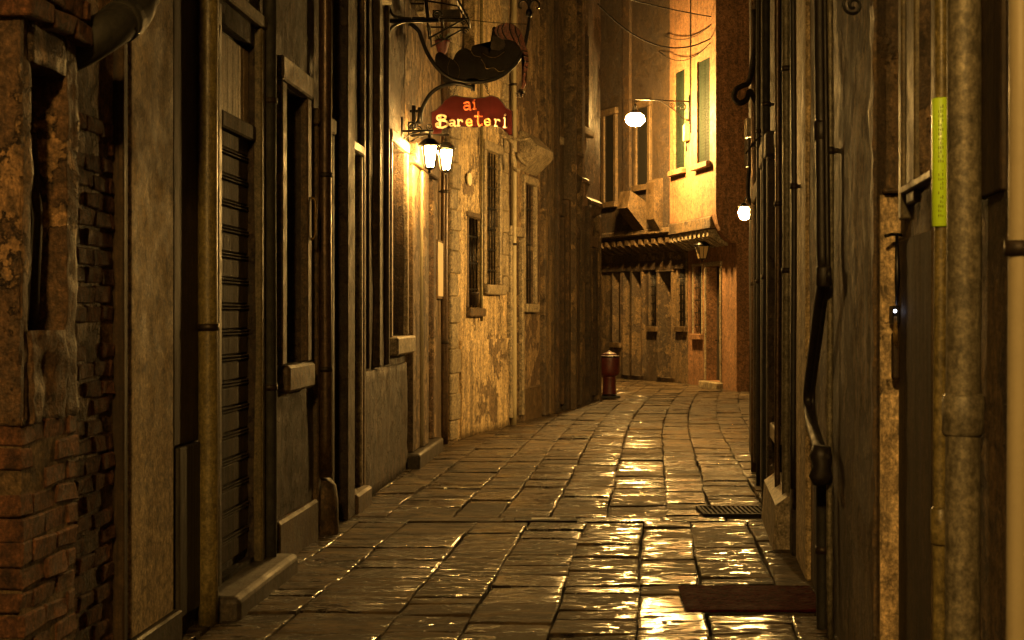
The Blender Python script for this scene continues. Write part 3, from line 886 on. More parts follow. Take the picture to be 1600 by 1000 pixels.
# near right: projecting pier, then set back front with pipes
h = House('pier_house', 'grey brown rendered front with a torn edge behind the black downpipe', (XR(5.97), 5.97), (XR(10.03), 10.03), 1, M['render_grey'])
h.build_wall(amp=.014, step=.16, seed=51.)
h.box('corner_pilaster', h.L - .85, h.L - .02, -.02, .03, 0, 8.5, M['render_beige'], bev=.012)
bm = bmesh.new(); rough_block(bm, lambda u, e, z: h.lp(u, .012 + e, z), .0, .10, 0, 5.5, 6, 110, .012, 21., .05)
link('torn_edge', bm, M['stone_dark'], h.root)
rough = bmesh.new()
rough_block(rough, lambda v, e, z: h.lp(-.012 - e, v, z), -.16, -.012, 0, 2.06, 8, 60, .005, 26., .01)  # paler colour stands in for lamplight; its top is the overhang's shadow edge
tag(link('return_lit_render', rough, M['render_gold'], h.root), 'light render on the return, lamplight painted in up to the shadow edge')
h.box('ledge', -.06, .02, -.095, -.02, 2.065, 2.085, M['stone_dark'])
hp = h

h = House('pipe_house', 'brown panelled front crossed by upright pipes at the right edge', (XR(-8) + .09, -8), (XR(5.93) + .09, 5.93), 1, M['render_grey'])
w1 = h.op(1437, 1466, -150, 262, .10, z0=2.07, z1=3.4)
h.build_wall(amp=.006, step=.2, seed=55.)
h.window(w1, sill=False, bars=(0, 2), frame=M['wood_black'])
bm = bmesh.new()
h.lbox(bm, w1[0] - .08, w1[0] - .003, -.02, .025, 2.0, 3.45, .006); h.lbox(bm, w1[1] + .003, w1[1] + .22, -.02, .02, 2.0, 3.45, .006); h.lbox(bm, w1[1] + .223, w1[1] + .30, -.02, .035, 1.95, 3.45, .006)
h.lbox(bm, w1[0] - .09, w1[1] + .2, -.02, .04, 2.04, 2.067, .004)
link('window_frame', bm, M['trim_olive'], h.root)
up0, up1 = sorted((h.pu(1572), h.pu(1534)))
h.box('panel', up0, up1, -.02, .014, 1.92, 4.5, M['wood_dark'], bev=.004)
h.box('board', h.pu(1460), h.pu(1408), -.02, .01, .05, 1.88, M['wood_slat'], bev=.004)
hpp = h

# ================================================================== PIPES on the fronts
def pipe(hs_, label, px, v, r, z0, z1, mat, clamps=(), coll=(), name='drainpipe', u=None, group=None, n=14):
    uu = hs_.pu(px, v) if u is None else u
    t = Thing(name, label, 'pipe', hs_.P(uu, v, z0), group)
    bm = bmesh.new(); pts = []; k = 26
    for i in range(k + 1):
        z = z0 + (z1 - z0) * i / k
        pts.append(hs_.P(uu + .004 * math.sin(z * 1.3 + px), v + .003 * math.sin(z * 2.1), z))
    tube(bm, pts, r, n); t.part('pipe', bm, mat)
    for zc in clamps:
        bm = bmesh.new(); tube(bm, [hs_.P(uu, v, zc - .018), hs_.P(uu, v, zc + .018)], r + .007, n)
        tube(bm, [hs_.P(uu, v, zc), hs_.P(uu, -.03, zc)], .012, 8)
        t.part('clamp', bm, M['iron_brown'])
    for zc in coll:
        bm = bmesh.new(); tube(bm, [hs_.P(uu, v, zc - .06), hs_.P(uu, v, zc - .05), hs_.P(uu, v, zc + .05), hs_.P(uu, v, zc + .06)], [r + .002, r + .010, r + .010, r + .002], n)
        t.part('collar', bm, mat)
    return t
pipe(hs, 'thick ochre pipe with a band left of the slatted shutter', 325, .06, .052, -.02, 8, M['pipe_ochre'], clamps=(1.53, 3.4))
pipe(hs, 'olive round pipe right of the slatted shutter door', 421, .05, .044, -.02, 8, M['pipe_verd'], clamps=(2.9, 1.15))
pipe(hn, 'brown round pipe standing above the rounded guard stone', 508, .07, .05, .42, 8, M['pipe_brown'], clamps=(1.2, 2.6))
pipe(hi, 'tall brown drainpipe below the pair of lit lanterns', 694.5, .07, .045, -.02, 7, M['pipe_brown'], clamps=(1.25, 3.1))
pipe(hi, 'thin pale tube beside the inn doorway', 659, .12, .018, .2, 3.1, M['pipe_pale'], name='conduit')
pipe(hh_, 'cream drainpipe beside the stone hood', 803, .06, .04, .0, 7.5, M['pipe_pale'], clamps=(2.6, 4.9))
pipe(hy, 'yellowish pipe between the small and the tall barred window', 752.5, .04, .022, 1.5, 6.5, M['pipe_ochre'], name='conduit')
pipe(hpp, 'bright cream pole at the right edge with a black clamp', 1592, .06, .026, -.02, 4, M['pipe_pale'], clamps=(1.75,), n=18)
pipe(hpp, 'fat stained zinc pipe between the yellow sleeve and the brown panel', 1505, .06, .047, -.02, 4, M['pipe_zinc'], coll=(1.32, 3.0), n=20)
t = pipe(hpp, 'thin olive conduit wearing a bright yellow printed sleeve', 1470, .035, .022, -.02, 4, M['pipe_ochre'], coll=(.94,), name='conduit')
uu = hpp.pu(1470, .035)
bm = bmesh.new(); z0, z1 = 1.87, 2.27
tube(bm, [hpp.P(uu, .035, z0), hpp.P(uu, .035, z0 + .004), hpp.P(uu, .035, z1 - .004), hpp.P(uu, .035, z1)], [.025, .0275, .0275, .025], 16)
slv = t.part('sleeve', bm, M['yellow'])
bm = bmesh.new(); z = z0 + .03
rr = random.Random(3)
while z < z1 - .03:                               # a column of print too small to read
    a = hpp.P(uu, .035, z); sdir = Vector((-a.x, -a.y, 0)).normalized(); sw = Vector((-sdir.y, sdir.x, 0))
    for k in (-1, 0, 1):
        if rr.random() < .7:
            p = a + sdir * .0275 + sw * (.006 * k) - sdir * (.0008 * abs(k)); l = rr.uniform(.004, .011)
            tube(bm, [p, p + Vector((0, 0, l))], .0011, 5)
    z += .014
t.part('print', bm, M['ink'], slv)

# small upright cables and pipes along the right fronts
for i, (hs_, px, v, r, mat, lab, z1) in enumerate((
        (hcab, 1178, .05, .030, 'pipe_brown', 'brown pipe farthest along the right fronts beside the small bulb lamp', 8),
        (hcab, 1185, .06, .022, 'pipe_black', 'thin black pipe between the two dark doors on the right', 8),
        (hbr, 1197, .07, .035, 'pipe_verd', 'greenish pipe at the far corner of the brown house', 8),
        (hbr, 1215, .05, .020, 'pipe_brown', 'slim brown conduit beside the post of the brown house', 8),
        (hrm, 1229, .05, .030, 'pipe_zinc', 'grey zinc pipe over the sloping stone ledge', 8),
        (hrm, 1240, .07, .018, 'pipe_black', 'thin black conduit just left of the black downpipe', 8),
        (hp, 1297, .035, .016, 'pipe_zinc', 'slim grey conduit right of the black downpipe', 8))):
    pipe(hs_, lab, px, v, r, .0 if i not in (5,) else .5, z1, M[mat], clamps=(1.9, 3.3) if r > .021 else (2.4,), name='conduit' if r < .025 else 'drainpipe')

# black downpipe with its swan neck on the near right pier
t = Thing('downpipe', 'black swan neck downpipe bent over the right pier', 'pipe', hp.P(hp.pu(1275, .07), .07, .8))
pts = []
for px, py in ((1280, -260), (1281, 0), (1283, 200), (1285, 400), (1287, 432), (1281, 470), (1275, 520), (1267, 580), (1263, 620), (1266, 655), (1276, 690), (1284, 712)):
    u = hp.pu(px, .08); pts.append(hp.P(u, .08, hp.pz(u, py, .08)))
bm = bmesh.new(); tube(bm, spline(pts, 5), .029, 12); tube(bm, [p + hp.d * -.05 + hp.nv * -.02 for p in spline(pts, 5)], .013, 8); t.part('pipe', bm, M['pipe_black'])
for py, px in ((432, 1287), (205, 1283)):
    bm = bmesh.new(); u = hp.pu(px, .08); z = hp.pz(u, py, .08); tube(bm, [hp.P(u, .08, z - .05), hp.P(u, .08, z - .04), hp.P(u, .08, z + .04), hp.P(u, .08, z + .05)], [.031, .037, .037, .031], 14)
    t.part('collar', bm, M['pipe_black'])
bm = bmesh.new()
u = hp.pu(1284, .08); z = hp.pz(u, 712, .08)
tube(bm, [hp.P(u, .08, z + .05), hp.P(u, .085, z), hp.P(u, .08, z - .05), hp.P(u, .085, z - .10), hp.P(u, .08, z - .14)], [.042, .056, .044, .058, .04], 14)
t.part('shoe', bm, M['pipe_black'])
u2 = hp.pu(1285, .06)
pipe(hp, 'thin iron stub below the shoe of the black downpipe', 1285, .05, .03, -.02, z - .15, M['pipe_verd'], clamps=(.4,), n=12)

# thick elbow pipe above the buttress, left
t = Thing('elbow_pipe', 'thick green black elbow pipe high beside the crumbling buttress', 'pipe', hb.P(1.87, .12, 2.7))
pts = [hb.P(1.67, -.1, 2.55), hb.P(1.67, .05, 2.585), hb.P(1.69, .17, 2.65), hb.P(1.80, .23, 2.73), hb.P(1.96, .235, 2.80), hb.P(2.04, .235, 2.90), hb.P(2.06, .235, 3.1), hb.P(2.06, .235, 5.5)]
bm = bmesh.new(); tube(bm, spline(pts, 6), .078, 16); t.part('pipe', bm, M['pipe_verd'])
bm = bmesh.new(); tube(bm, [hb.P(1.80, .23, 2.73), hb.P(1.88, .233, 2.765)], .084, 16); t.part('collar', bm, M['pipe_verd'])

# ================================================================== LAMPS
def scroll(c, ax, az, r0, turns=1.4, n=26, start=0.):
    """spiral of points in the plane of ax and az"""
    out = []
    for i in range(n):
        t_ = i / (n - 1); a = start + turns * 2 * math.pi * t_; r = r0 * (1 - .8 * t_)
        out.append(c + ax * (r * math.cos(a)) + az * (r * math.sin(a)))
    return out
Z = Vector((0, 0, 1))

def hanging_lamp(name, label, wallp, out, reach, mat, w=.21):
    """globe lamp hanging from a scrolled iron bracket; wallp is the fixing on the wall, out the way it points"""
    t = Thing(name, label, 'street lamp', wallp)
    tip = wallp + out * reach
    bm = bmesh.new()
    tube(bm, [wallp, tip], .018, 8)
    tube(bm, [wallp + Z * .14 + out * .012, wallp - Z * .42 + out * .012], .02, 8)
    t.part('bracket', bm, M['iron'])
    bm = bmesh.new()
    tube(bm, spline([wallp - Z * .40 + out * .02, wallp - Z * .36 + out * .18, wallp - Z * .2 + out * .36, wallp - Z * .05 + out * .62, wallp + out * .72], 6), .013, 7)
    tube(bm, scroll(wallp - Z * .13 + out * .17, out, Z, .10), .011, 6)
    tube(bm, scroll(wallp - Z * .10 + out * .40, out, Z, .06), .010, 6)
    tube(bm, scroll(wallp - Z * .46 + out * .05, out, Z, .06), .010, 6)
    t.part('scrollwork', bm, M['iron'])
    bm = bmesh.new(); tube(bm, [tip + Z * .01, tip - Z * .12], .012, 8)
    lathe(bm, tip, [(.02, -.09), (.04, -.12), (.05, -.20), (.075, -.26), (.12, -.30), (.125, -.31), (.02, -.315)][::-1], 20)
    t.part('cap', bm, M['iron'])
    bm = bmesh.new(); c = tip - Z * .43
    lathe(bm, c, [(max(.004, w * math.cos(a)), w * .72 * math.sin(a)) for a in [R(x) for x in range(-88, 66, 11)]], 28)
    t.part('globe', bm, mat)
    return t
wp = ho.P(ho.pu(1078, JET), JET, 6.19)
hanging_lamp('street_lamp', 'bright globe lamp hanging from a scrolled bracket on the orange house', wp, (ho.nv * .94 - ho.d * .1).normalized(), 1.27, M['globe'], .205)
# the lamp whose light falls on the near fronts hangs over the viewer's head
hanging_lamp('street_lamp', 'globe lamp hanging above the near pipes, over the viewer', hpp.P(6.1, .02, 5.4), hpp.nv, 1.35, M['rear'])

def lantern(t, c, w, hgt, mat, parent=None):
    """tapered four sided lantern with its top at c, hanging"""
    p = lambda k, r, z: c + Vector((math.cos(R(45 + 90 * k + 12)) * r, math.sin(R(45 + 90 * k + 12)) * r, z))
    top, bot = -hgt * .30, -hgt * .86
    bm = bmesh.new()
    lathe(bm, c, [(.008, 0), (.02, -.02), (.012, -.04), (w * .28, -hgt * .13), (w * .34, -hgt * .15), (w * .62, -hgt * .27), (w * .62, top)][::-1], 8)
    t.part('roof', bm, M['iron'], parent)
    bm = bmesh.new()
    for k in range(4):
        tube(bm, [p(k, w * .56, top), p(k, w * .33, bot)], .011, 6)
        tube(bm, [p(k, w * .33, bot), p(k + 1, w * .33, bot)], .008, 6); tube(bm, [p(k, w * .56, top - .006), p(k + 1, w * .56, top - .006)], .008, 6)
        m1 = (p(k, w * .56, top) + p(k + 1, w * .56, top)) / 2; m2 = (p(k, w * .33, bot) + p(k + 1, w * .33, bot)) / 2
        tube(bm, [m1 * 1.0, m2], .007, 5)
    lathe(bm, c, [(.006, -hgt), (.018, -hgt * .96), (.010, -hgt * .93), (w * .2, -hgt * .89), (w * .34, bot)], 8)
    t.part('frame', bm, M['iron'], parent)
    bm = bmesh.new(); A = [bm.verts.new(p(k, w * .53, top - .004)) for k in range(4)]; B = [bm.verts.new(p(k, w * .31, bot + .004)) for k in range(4)]
    bm.faces.new(A); bm.faces.new(B[::-1])
    for k in range(4): bm.faces.new((A[k], B[k], B[(k + 1) % 4], A[(k + 1) % 4]))
    t.part('pane', bm, mat, parent)
def at(px, py, y): return Vector(((px - CX) / FPX * y, y, EYE - (py - HY) / FPX * y))
for (px, py, y, lab, arm) in ((671, 209, 15.55, 'nearer of the twin lit wall lanterns below the red sign', 1), (696, 215, 16.05, 'farther of the twin lit wall lanterns below the red sign', 0)):
    c = at(px, py, y); wx = XA(y)
    wb = Vector((wx, y + .02, c.z + .03))
    t = Thing('wall_lantern', lab, 'lantern', wb, 'twin lanterns at the inn door')
    bm = bmesh.new(); tp = c + Z * .03
    tube(bm, [wb, tp + Vector((.04, 0, 0))], .012, 8); tube(bm, [tp, c - Z * .01], .008, 6)
    tube(bm, [wb - Z * .10, wb + Z * .14], .016, 8)
    ax = Vector((1, 0, 0))
    tube(bm, scroll(wb + ax * .10 + Z * .055, ax, Z, .05, 1.5, 24, -1.57), .008, 6)
    tube(bm, scroll(tp + Z * .04 - ax * .0, -ax, Z, .036, 1.5, 24, -1.57), .007, 6)
    tube(bm, spline([wb - Z * .09, wb - Z * .03 + ax * .10, wb + ax * .2], 6), .008, 6)
    t.part('bracket', bm, M['iron'])
    lantern(t, c, .185, .40, M['lantern'])
# unlit lantern over the far orange door
c = at(1097, 373, 33.0)
wb = ho.P(ho.pu(1108), 0, c.z + .12)
t = Thing('wall_lantern', 'unlit lantern over the door of the far orange house', 'lantern', wb)
bm = bmesh.new(); tube(bm, [wb, Vector((c.x, c.y, c.z + .12))], .016, 8); tube(bm, [Vector((c.x, c.y, c.z + .12)), c], .01, 6); tube(bm, spline([wb - Z * .18, (wb + c) / 2 - Z * .02, c + Z * .12], 5), .012, 6)
t.part('bracket', bm, M['iron']); lantern(t, c, .30, .50, M['glass_unlit'])
# bulb lamp on the right fronts
c = at(1163, 331, 20.0); wb = Vector((XRf(20.0) + .03, 20.0, c.z + .16))
t = Thing('wall_lamp', 'small lit bulb lamp on the right fronts before the bend', 'lamp', wb)
bm = bmesh.new(); tube(bm, spline([wb, Vector((c.x + .03, c.y, wb.z + .03)), Vector((c.x, c.y, c.z + .11))], 5), .012, 8)
lathe(bm, c, [(.012, .12), (.03, .115), (.06, .085), (.085, .07), (.085, .062), (.02, .06)][::-1], 16)
t.part('bracket', bm, M['iron'])
bm = bmesh.new(); lathe(bm, c, [(.004, -.105), (.045, -.095), (.07, -.055), (.075, 0), (.06, .04), (.035, .06)], 18); t.part('bulb', bm, M['bulkhead'])

# ================================================================== HANGING SIGN
SY = 16.2
def S(cx, cy, d=0.): return Vector(((620 + cx / 3.571 - CX) / FPX * SY, SY + d, EYE - (cy / 3.571 - HY) / FPX * SY))
def S2(p): return S(p[0], p[1], p[2] if len(p) > 2 else 0)
t = Thing('hanging_sign', 'deep red shop sign lettered in cream and orange on chains', 'sign', S(430, 540))
board = [(192, 628), (222, 612), (248, 588), (270, 560), (300, 540), (330, 534), (365, 543), (430, 549), (490, 544), (530, 535), (565, 546), (590, 572), (612, 603), (645, 620), (647, 758), (622, 753), (592, 722), (555, 702), (510, 698), (440, 712), (360, 706), (320, 704), (275, 722), (238, 750), (200, 757)]
bm = bmesh.new(); prism(bm, board, lambda a, b, d: S(a, b, d), -.012, .012)
bd = t.part('board', bm, M['sign_red'])
bm = bmesh.new(); tube(bm, [S(a, b, -.013) for a, b in board], .0055, 6, closed=True)
t.part('rim', bm, M['iron_brown'], bd)
G1 = {'a': [[(.15, .85), (.5, 1.0), (.85, .8), (.85, .05), (1.0, -.02)], [(.85, .5), (.4, .52), (.12, .3), (.3, 0), (.6, .05), (.85, .25)]],
      'r': [[(.2, 1.0), (.3, .9), (.3, 0)], [(.1, 0), (.5, 0)], [(.3, .65), (.55, .95), (.9, .92), (.95, .75)]],
      'e': [[(.12, .5), (.88, .52), (.8, .88), (.5, 1.0), (.18, .8), (.1, .45), (.25, .1), (.6, 0), (.92, .2)]],
      't': [[(.45, 1.72), (.46, .9), (.47, .25), (.62, 0), (.95, .14)], [(.02, 1.2), (.95, 1.2)]],
      'i': [[(.3, 1.0), (.5, .95), (.5, .0)], [(.25, 0), (.78, 0)], [(.48, 1.32), (.56, 1.36)]],
      'B': [[(.25, 1.0), (.05, 1.25), (.15, 1.6), (.45, 1.72), (.8, 1.55), (.75, 1.2), (.45, 1.05)], [(.35, 1.6), (.30, .1)], [(.45, 1.0), (.9, .85), (1.0, .4), (.7, .05), (.3, .0), (.0, .2), (.02, .5), (.2, .55)]]}
def letter(ch, x0, x1, ybase, hgt, r):
    bm = bmesh.new()
    for st in G1[ch]:
        p3 = [(x0 + (x1 - x0) * a, ybase - hgt * b, 0) for a, b in st]
        pp = spline(p3, 5) if len(p3) > 2 else [Vector(q) for q in p3]
        tube(bm, [S(q[0], q[1], -.014) for q in pp], r, 7)
        for q in (pp[0], pp[-1]):
            lathe(bm, S(q[0], q[1], -.014), [(r * .4, -r), (r * .9, -r * .5), (r * .9, r * .5), (r * .4, r)], 8)
    return bm
R1 = .0098
for ch, x0, x1, yb_, hg, r, mt in (('a', 370, 414, 612, 42, R1, 'letter_orange'), ('i', 422, 446, 608, 36, R1 * .9, 'letter_orange'),
        ('B', 222, 284, 712, 40, .0125, 'cream'), ('a', 291, 327, 704, 34, R1, 'cream'), ('r', 335, 367, 702, 33, R1, 'cream'), ('e', 386, 422, 702, 36, R1, 'letter_amber'),
        ('t', 437, 477, 702, 44, R1 * 1.1, 'letter_orange'), ('e', 488, 524, 700, 36, R1, 'letter_amber'), ('r', 543, 575, 702, 35, R1, 'cream'), ('i', 589, 619, 710, 50, R1 * 1.1, 'cream')):
    t.part('letter', letter(ch, x0, x1, yb_, hg, r), M[mt], bd)
for (a, b) in (((338, 468), (308, 545)), ((488, 458), (522, 545)), ((245, 500), (247, 590)), ((450, 470), (450, 545))):
    n = 7 if a[1] < 480 and b[0] != 450 else 6
    pa, pb = S(*a), S(*b); dz = (pb - pa); bm = bmesh.new()
    if a[0] in (245, 450):
        tube(bm, [pa, pb], .003, 5); t.part('wire', bm, M['iron']); continue
    for i in range(n):
        c = pa + dz * ((i + .5) / n); L_ = dz.length / n * .68; dn = dz.normalized(); sd = (Vector((0, 1, 0)) if i % 2 else dn.cross(Vector((0, 1, 0))))
        tube(bm, [c + dn * (L_ * math.cos(q)) + sd * (.010 * math.sin(q)) for q in [2 * math.pi * k / 10 for k in range(10)]], .0034, 5, closed=True)
    t.part('chain', bm, M['iron'])

t = Thing('sign_bracket', 'curved iron sign arm tipped with a fleur finial', 'sign bracket', S(46, 640))
bm = bmesh.new()
arc1 = [(60, 120), (120, 170), (140, 220), (170, 295), (215, 365), (270, 418), (340, 448), (430, 458), (520, 448), (600, 412), (665, 350), (705, 280), (725, 200), (735, 130), (738, 78)]
tube(bm, spline([S(*p) for p in arc1], 5), [.022] * (len(spline([S(*p) for p in arc1], 5)) - 12) + [.020, .02, .019, .018, .018, .017, .016, .015, .015, .014, .014, .013], 10)
arc2 = [(40, 720), (110, 690), (132, 640), (150, 585), (190, 522), (250, 482), (330, 466), (385, 478), (425, 488)]
p2 = spline([S(*p) for p in arc2], 5); tube(bm, p2, .021, 10)
tube(bm, [S(425, 470), S(425, 508)], .024, 8)
t.part('arm', bm, M['iron'])
bm = bmesh.new()
tube(bm, [S(95, 590, -.01), S(95, 765, -.01)], .022, 8); tube(bm, [S(130, 600), S(130, 690)], .026, 8); tube(bm, [S(40, 620), S(130, 620)], .016, 8); tube(bm, [S(40, 750), S(200, 752)], .012, 8)
t.part('mount', bm, M['iron'])
bm = bmesh.new()
lathe(bm, S(738, 74), [(.006, -.05), (.03, -.035), (.038, 0), (.03, .035), (.012, .05)], 12)
tube(bm, spline([S(738, 55), S(738, 20), S(738, -20), S(738, -45)], 4), [.012, .014, .016, .02, .024, .026, .024, .022, .018, .014, .01, .006, .003][:len(spline([S(738, 55), S(738, 20), S(738, -20), S(738, -45)], 4))], 8)
for sg in (-1, 1):
    tube(bm, spline([S(738, 40), S(738 + sg * 15, 8), S(738 + sg * 38, 2), S(738 + sg * 56, 20), S(738 + sg * 54, 42), S(738 + sg * 40, 46)], 5), .010, 7)
t.part('finial', bm, M['iron'])
# cut-out reclining beast in a striped cap lying along the arm
t = Thing('sign_figure', 'cut iron beast reclining in a striped night cap on the sign arm', 'figure', S(430, 450))
fig = [(218, 305), (235, 292), (262, 300), (270, 322), (295, 324), (320, 338), (326, 306), (350, 280), (386, 270), (414, 284), (420, 260), (446, 250), (480, 255), (505, 270), (528, 276), (522, 262), (530, 250), (524, 236), (534, 226), (532, 208), (541, 196), (534, 178), (532, 158), (546, 149), (562, 158), (600, 150), (655, 170), (690, 220), (700, 262), (698, 310), (680, 348), (650, 382), (610, 404), (570, 424), (520, 438), (470, 442), (430, 437), (400, 442), (372, 452), (340, 466), (300, 472), (268, 462), (254, 440), (266, 420), (240, 402), (222, 372), (214, 336)]
fig = [(p.x, p.y) for p in spline([(a, b, 0) for a, b in fig], 3, closed=True)]
bm = bmesh.new(); prism(bm, fig, lambda a, b, d: S(a, b, d), -.014, .014)
body = t.part('body', bm, M['beast'])
bm = bmesh.new()
for ln in ([(470, 330), (490, 360), (500, 385), (540, 380), (570, 400), (600, 395)], [(320, 338), (345, 370), (350, 410), (340, 440)], [(414, 284), (430, 310), (470, 320)], [(480, 300), (520, 320), (560, 318), (600, 290)], [(300, 330), (285, 370), (290, 420)], [(545, 230), (560, 240), (575, 232)]):
    tube(bm, spline([S(a, b, -.015) for a, b in ln], 4), .0024, 5)
t.part('engraving', bm, M['gold'], body)
bm = bmesh.new()
prism(bm, [(532, 208), (541, 196), (552, 205), (575, 214), (600, 226), (606, 250), (596, 272), (570, 282), (545, 279), (528, 276), (522, 262), (530, 250), (524, 236), (534, 226)], lambda a, b, d: S(a, b, d), -.022, -.0145)
fc = t.part('face', bm, M['iron_brown'], body)
cap_ = [(545, 168), (556, 150), (580, 136), (615, 128), (655, 140), (685, 165), (703, 205), (716, 250), (732, 300), (736, 350), (728, 400), (714, 438), (722, 470), (706, 500), (696, 492), (704, 466), (698, 438), (708, 398), (712, 350), (704, 306), (690, 268), (660, 232), (625, 222), (590, 222), (566, 208), (550, 190)]
bm = bmesh.new(); prism(bm, cap_, lambda a, b, d: S(a, b, d), -.024, -.0145)
cp = t.part('cap', bm, M['hat_red'], body)
bm = bmesh.new()
for ln in ([(600, 131), (585, 160), (592, 190), (612, 222)], [(630, 131), (628, 165), (640, 200), (655, 230)], [(660, 144), (662, 180), (676, 215), (688, 262)], [(570, 145), (560, 175), (570, 205)], [(690, 190), (676, 215)], [(696, 285), (728, 290)], [(706, 312), (734, 318)], [(712, 345), (736, 348)], [(711, 375), (732, 380)], [(706, 405), (726, 410)]):
    tube(bm, [S(a, b, -.0255) for a, b in ln], .0065, 6)
t.part('stripes', bm, M['iron'], cp)
bm = bmesh.new(); c = S(688, 522, -.01)
for k in range(15):
    a = 2 * math.pi * k / 15 + .1; l = random.uniform(.045, .068)
    d_ = Vector((math.cos(a), random.uniform(-.5, .5), math.sin(a)))
    tube(bm, [c, c + d_ * l * .6, c + d_ * l], [.010, .009, .002], 5)
lathe(bm, c, [(.008, -.022), (.022, -.012), (.022, .012), (.008, .022)], 8)
t.part('tassel', bm, M['iron_brown'], cp)

# iron shelf bracket and cables above the sign
t = Thing('iron_canopy', 'small wrought iron canopy frame above the sign', 'canopy', S(150, 100, .3))
bm = bmesh.new()
for d in (0., .5):
    tube(bm, [S(150, -60, .1 + d), S(330, -30, .1 + d), S(400, 95, .1 + d)], .011, 7); tube(bm, [S(150, 92, .1 + d), S(400, 95, .1 + d)], .010, 7)
    tube(bm, [S(175, 205, .1 + d), S(375, 95, .1 + d)], .010, 7); tube(bm, [S(150, -60, .1 + d), S(178, 210, .1 + d)], .011, 7)
    tube(bm, scroll(S(372, 115, .1 + d), Vector((1, 0, 0)), Z, .035), .006, 6)
for p in ((400, 95), (330, -30), (250, 93), (170, 92)):
    tube(bm, [S(*p, .1), S(*p, .6)], .008, 6)
for k in range(4):
    tube(bm, [S(345 + 16 * k, -10 + 26 * k, .1), S(345 + 16 * k, -10 + 26 * k, .6)], .006, 6)
tube(bm, [S(46, 92, .1), S(150, 92, .1)], .014, 7); tube(bm, [S(40, 10, .1), S(150, 10, .1)], .012, 7)
t.part('frame', bm, M['iron'])
bm = bmesh.new(); prism(bm, [(190, 20), (345, 15), (352, 88), (190, 88)], lambda a, b, d: S(a, b, d), .34, .35)
t.part('back_plate', bm, M['iron_brown'])

t = Thing('sign_lamp_bracket', 'black scrolled iron bracket on the streaked house high up', 'bracket', hk.P(hk.pu(606, .0), 0, 4.55))
u0 = hk.pu(604); b0 = hk.P(u0, 0, hk.pz(u0, 33))
bm = bmesh.new(); tube(bm, [b0, b0 + hk.nv * .5], .02, 8); tube(bm, spline([b0 + Z * .25, b0 + hk.nv * .06 + Z * .06, b0 + hk.nv * .24 + Z * .02], 6), .013, 7); tube(bm, spline([b0 - Z * .22, b0 + hk.nv * .05 - Z * .06, b0 + hk.nv * .2], 6), .013, 7)
tube(bm, scroll(b0 + hk.nv * .48 + Z * .05, hk.nv, Z, .05), .009, 6)
t.part('arm', bm, M['iron'])

# red geranium on the wall behind the sign
pb = at(691, 84, 17.6)
t = Thing('flower_pot', 'red hanging flower pot left of the reclining figure', 'flower pot', pb)
bm = bmesh.new(); lathe(bm, pb, [(.02, -.02), (.055, .02), (.085, .13), (.09, .15), (.03, .15)], 14); t.part('pot', bm, M['flower'])
bm = bmesh.new()
for k in range(40):
    a = random.uniform(0, 6.28); l = random.uniform(.05, .14); p0 = pb + Z * .15 + Vector((math.cos(a) * .04, math.sin(a) * .04, 0)); d_ = Vector((math.cos(a), math.sin(a), random.uniform(.1, 1.3))).normalized()
    sd = d_.cross(Z).normalized() * .016
    vs = [bm.verts.new(q) for q in (p0, p0 + d_ * l * .5 + sd, p0 + d_ * l, p0 + d_ * l * .5 - sd)]; bm.faces.new(vs)
t.part('leaves', bm, M['leaf'])
bm = bmesh.new(); tube(bm, [Vector((XA(17.6), 17.6, pb.z + .3)), pb + Z * .3, pb + Z * .15], .006, 6); t.part('hook', bm, M['iron'])

# bent grey pipes clustered by the stone hood
t = Thing('bent_pipes', 'cluster of bent pale pipes crossing below the red sign', 'pipes', hy.P(hy.L - .3, .1, 4.0))
bm = bmesh.new()
for k, pts in enumerate(([(755, 203), (775, 210), (790, 214), (800, 225), (801, 250), (805, 264), (812, 266)], [(770, 196), (800, 215), (815, 218), (828, 215)], [(808, 240), (815, 252), (824, 258)])):
    tube(bm, spline([at(px, py, 21.6 + .25 * k) for px, py in pts], 5), (.032, .022, .03)[k], 9)
t.part('pipe', bm, M['stone'])

# ================================================================== cables, boxes, hooks
def cable(label, pts, r=.008, mat='iron_dull', name='cable', k=8):
    t_ = Vector(pts[0]); bm = bmesh.new(); tube(bm, spline(pts, k), r, 6)
    bmesh.ops.translate(bm, verts=bm.verts, vec=-t_)
    o = link(name, bm, M[mat]); o.location = t_
    return tag(o, label, 'cable')
def sag(a, b, s, n=6):
    a, b = Vector(a), Vector(b); return [a + (b - a) * (i / n) - Z * (s * 4 * (i / n) * (1 - i / n)) for i in range(n + 1)]
cable('taut black cable highest across the far bend', sag(hc.P(4.4, .0, 7.6), ho.P(.3, JET, 7.75), .04), .013)
cable('slack black cable drooping deepest before the orange house', sag(hc.P(4.4, .0, 7.35), ho.P(.35, JET, 7.3), .45), .014)
cable('short black cable drooping on the orange house top', sag(hf.P(.5, JET + .02, 7.6), ho.P(.32, JET + .02, 7.2), .28), .010)
cable('thin black cable sagging between far stone and orange house', sag(hf.P(.2, JET + .03, 7.9), ho.P(.30, JET + .03, 7.55), .16), .009)
cable('black wire running from the iron canopy to the far finial', sag(S(400, 80, .3), S(735, 130, .05), .01), .004)
cable('wire down the orange wall between its two shutters', [ho.P(ho.pu(1080, JET), JET + .015, z) for z in (9, 7.4, 6.3, 5.5)], .012)
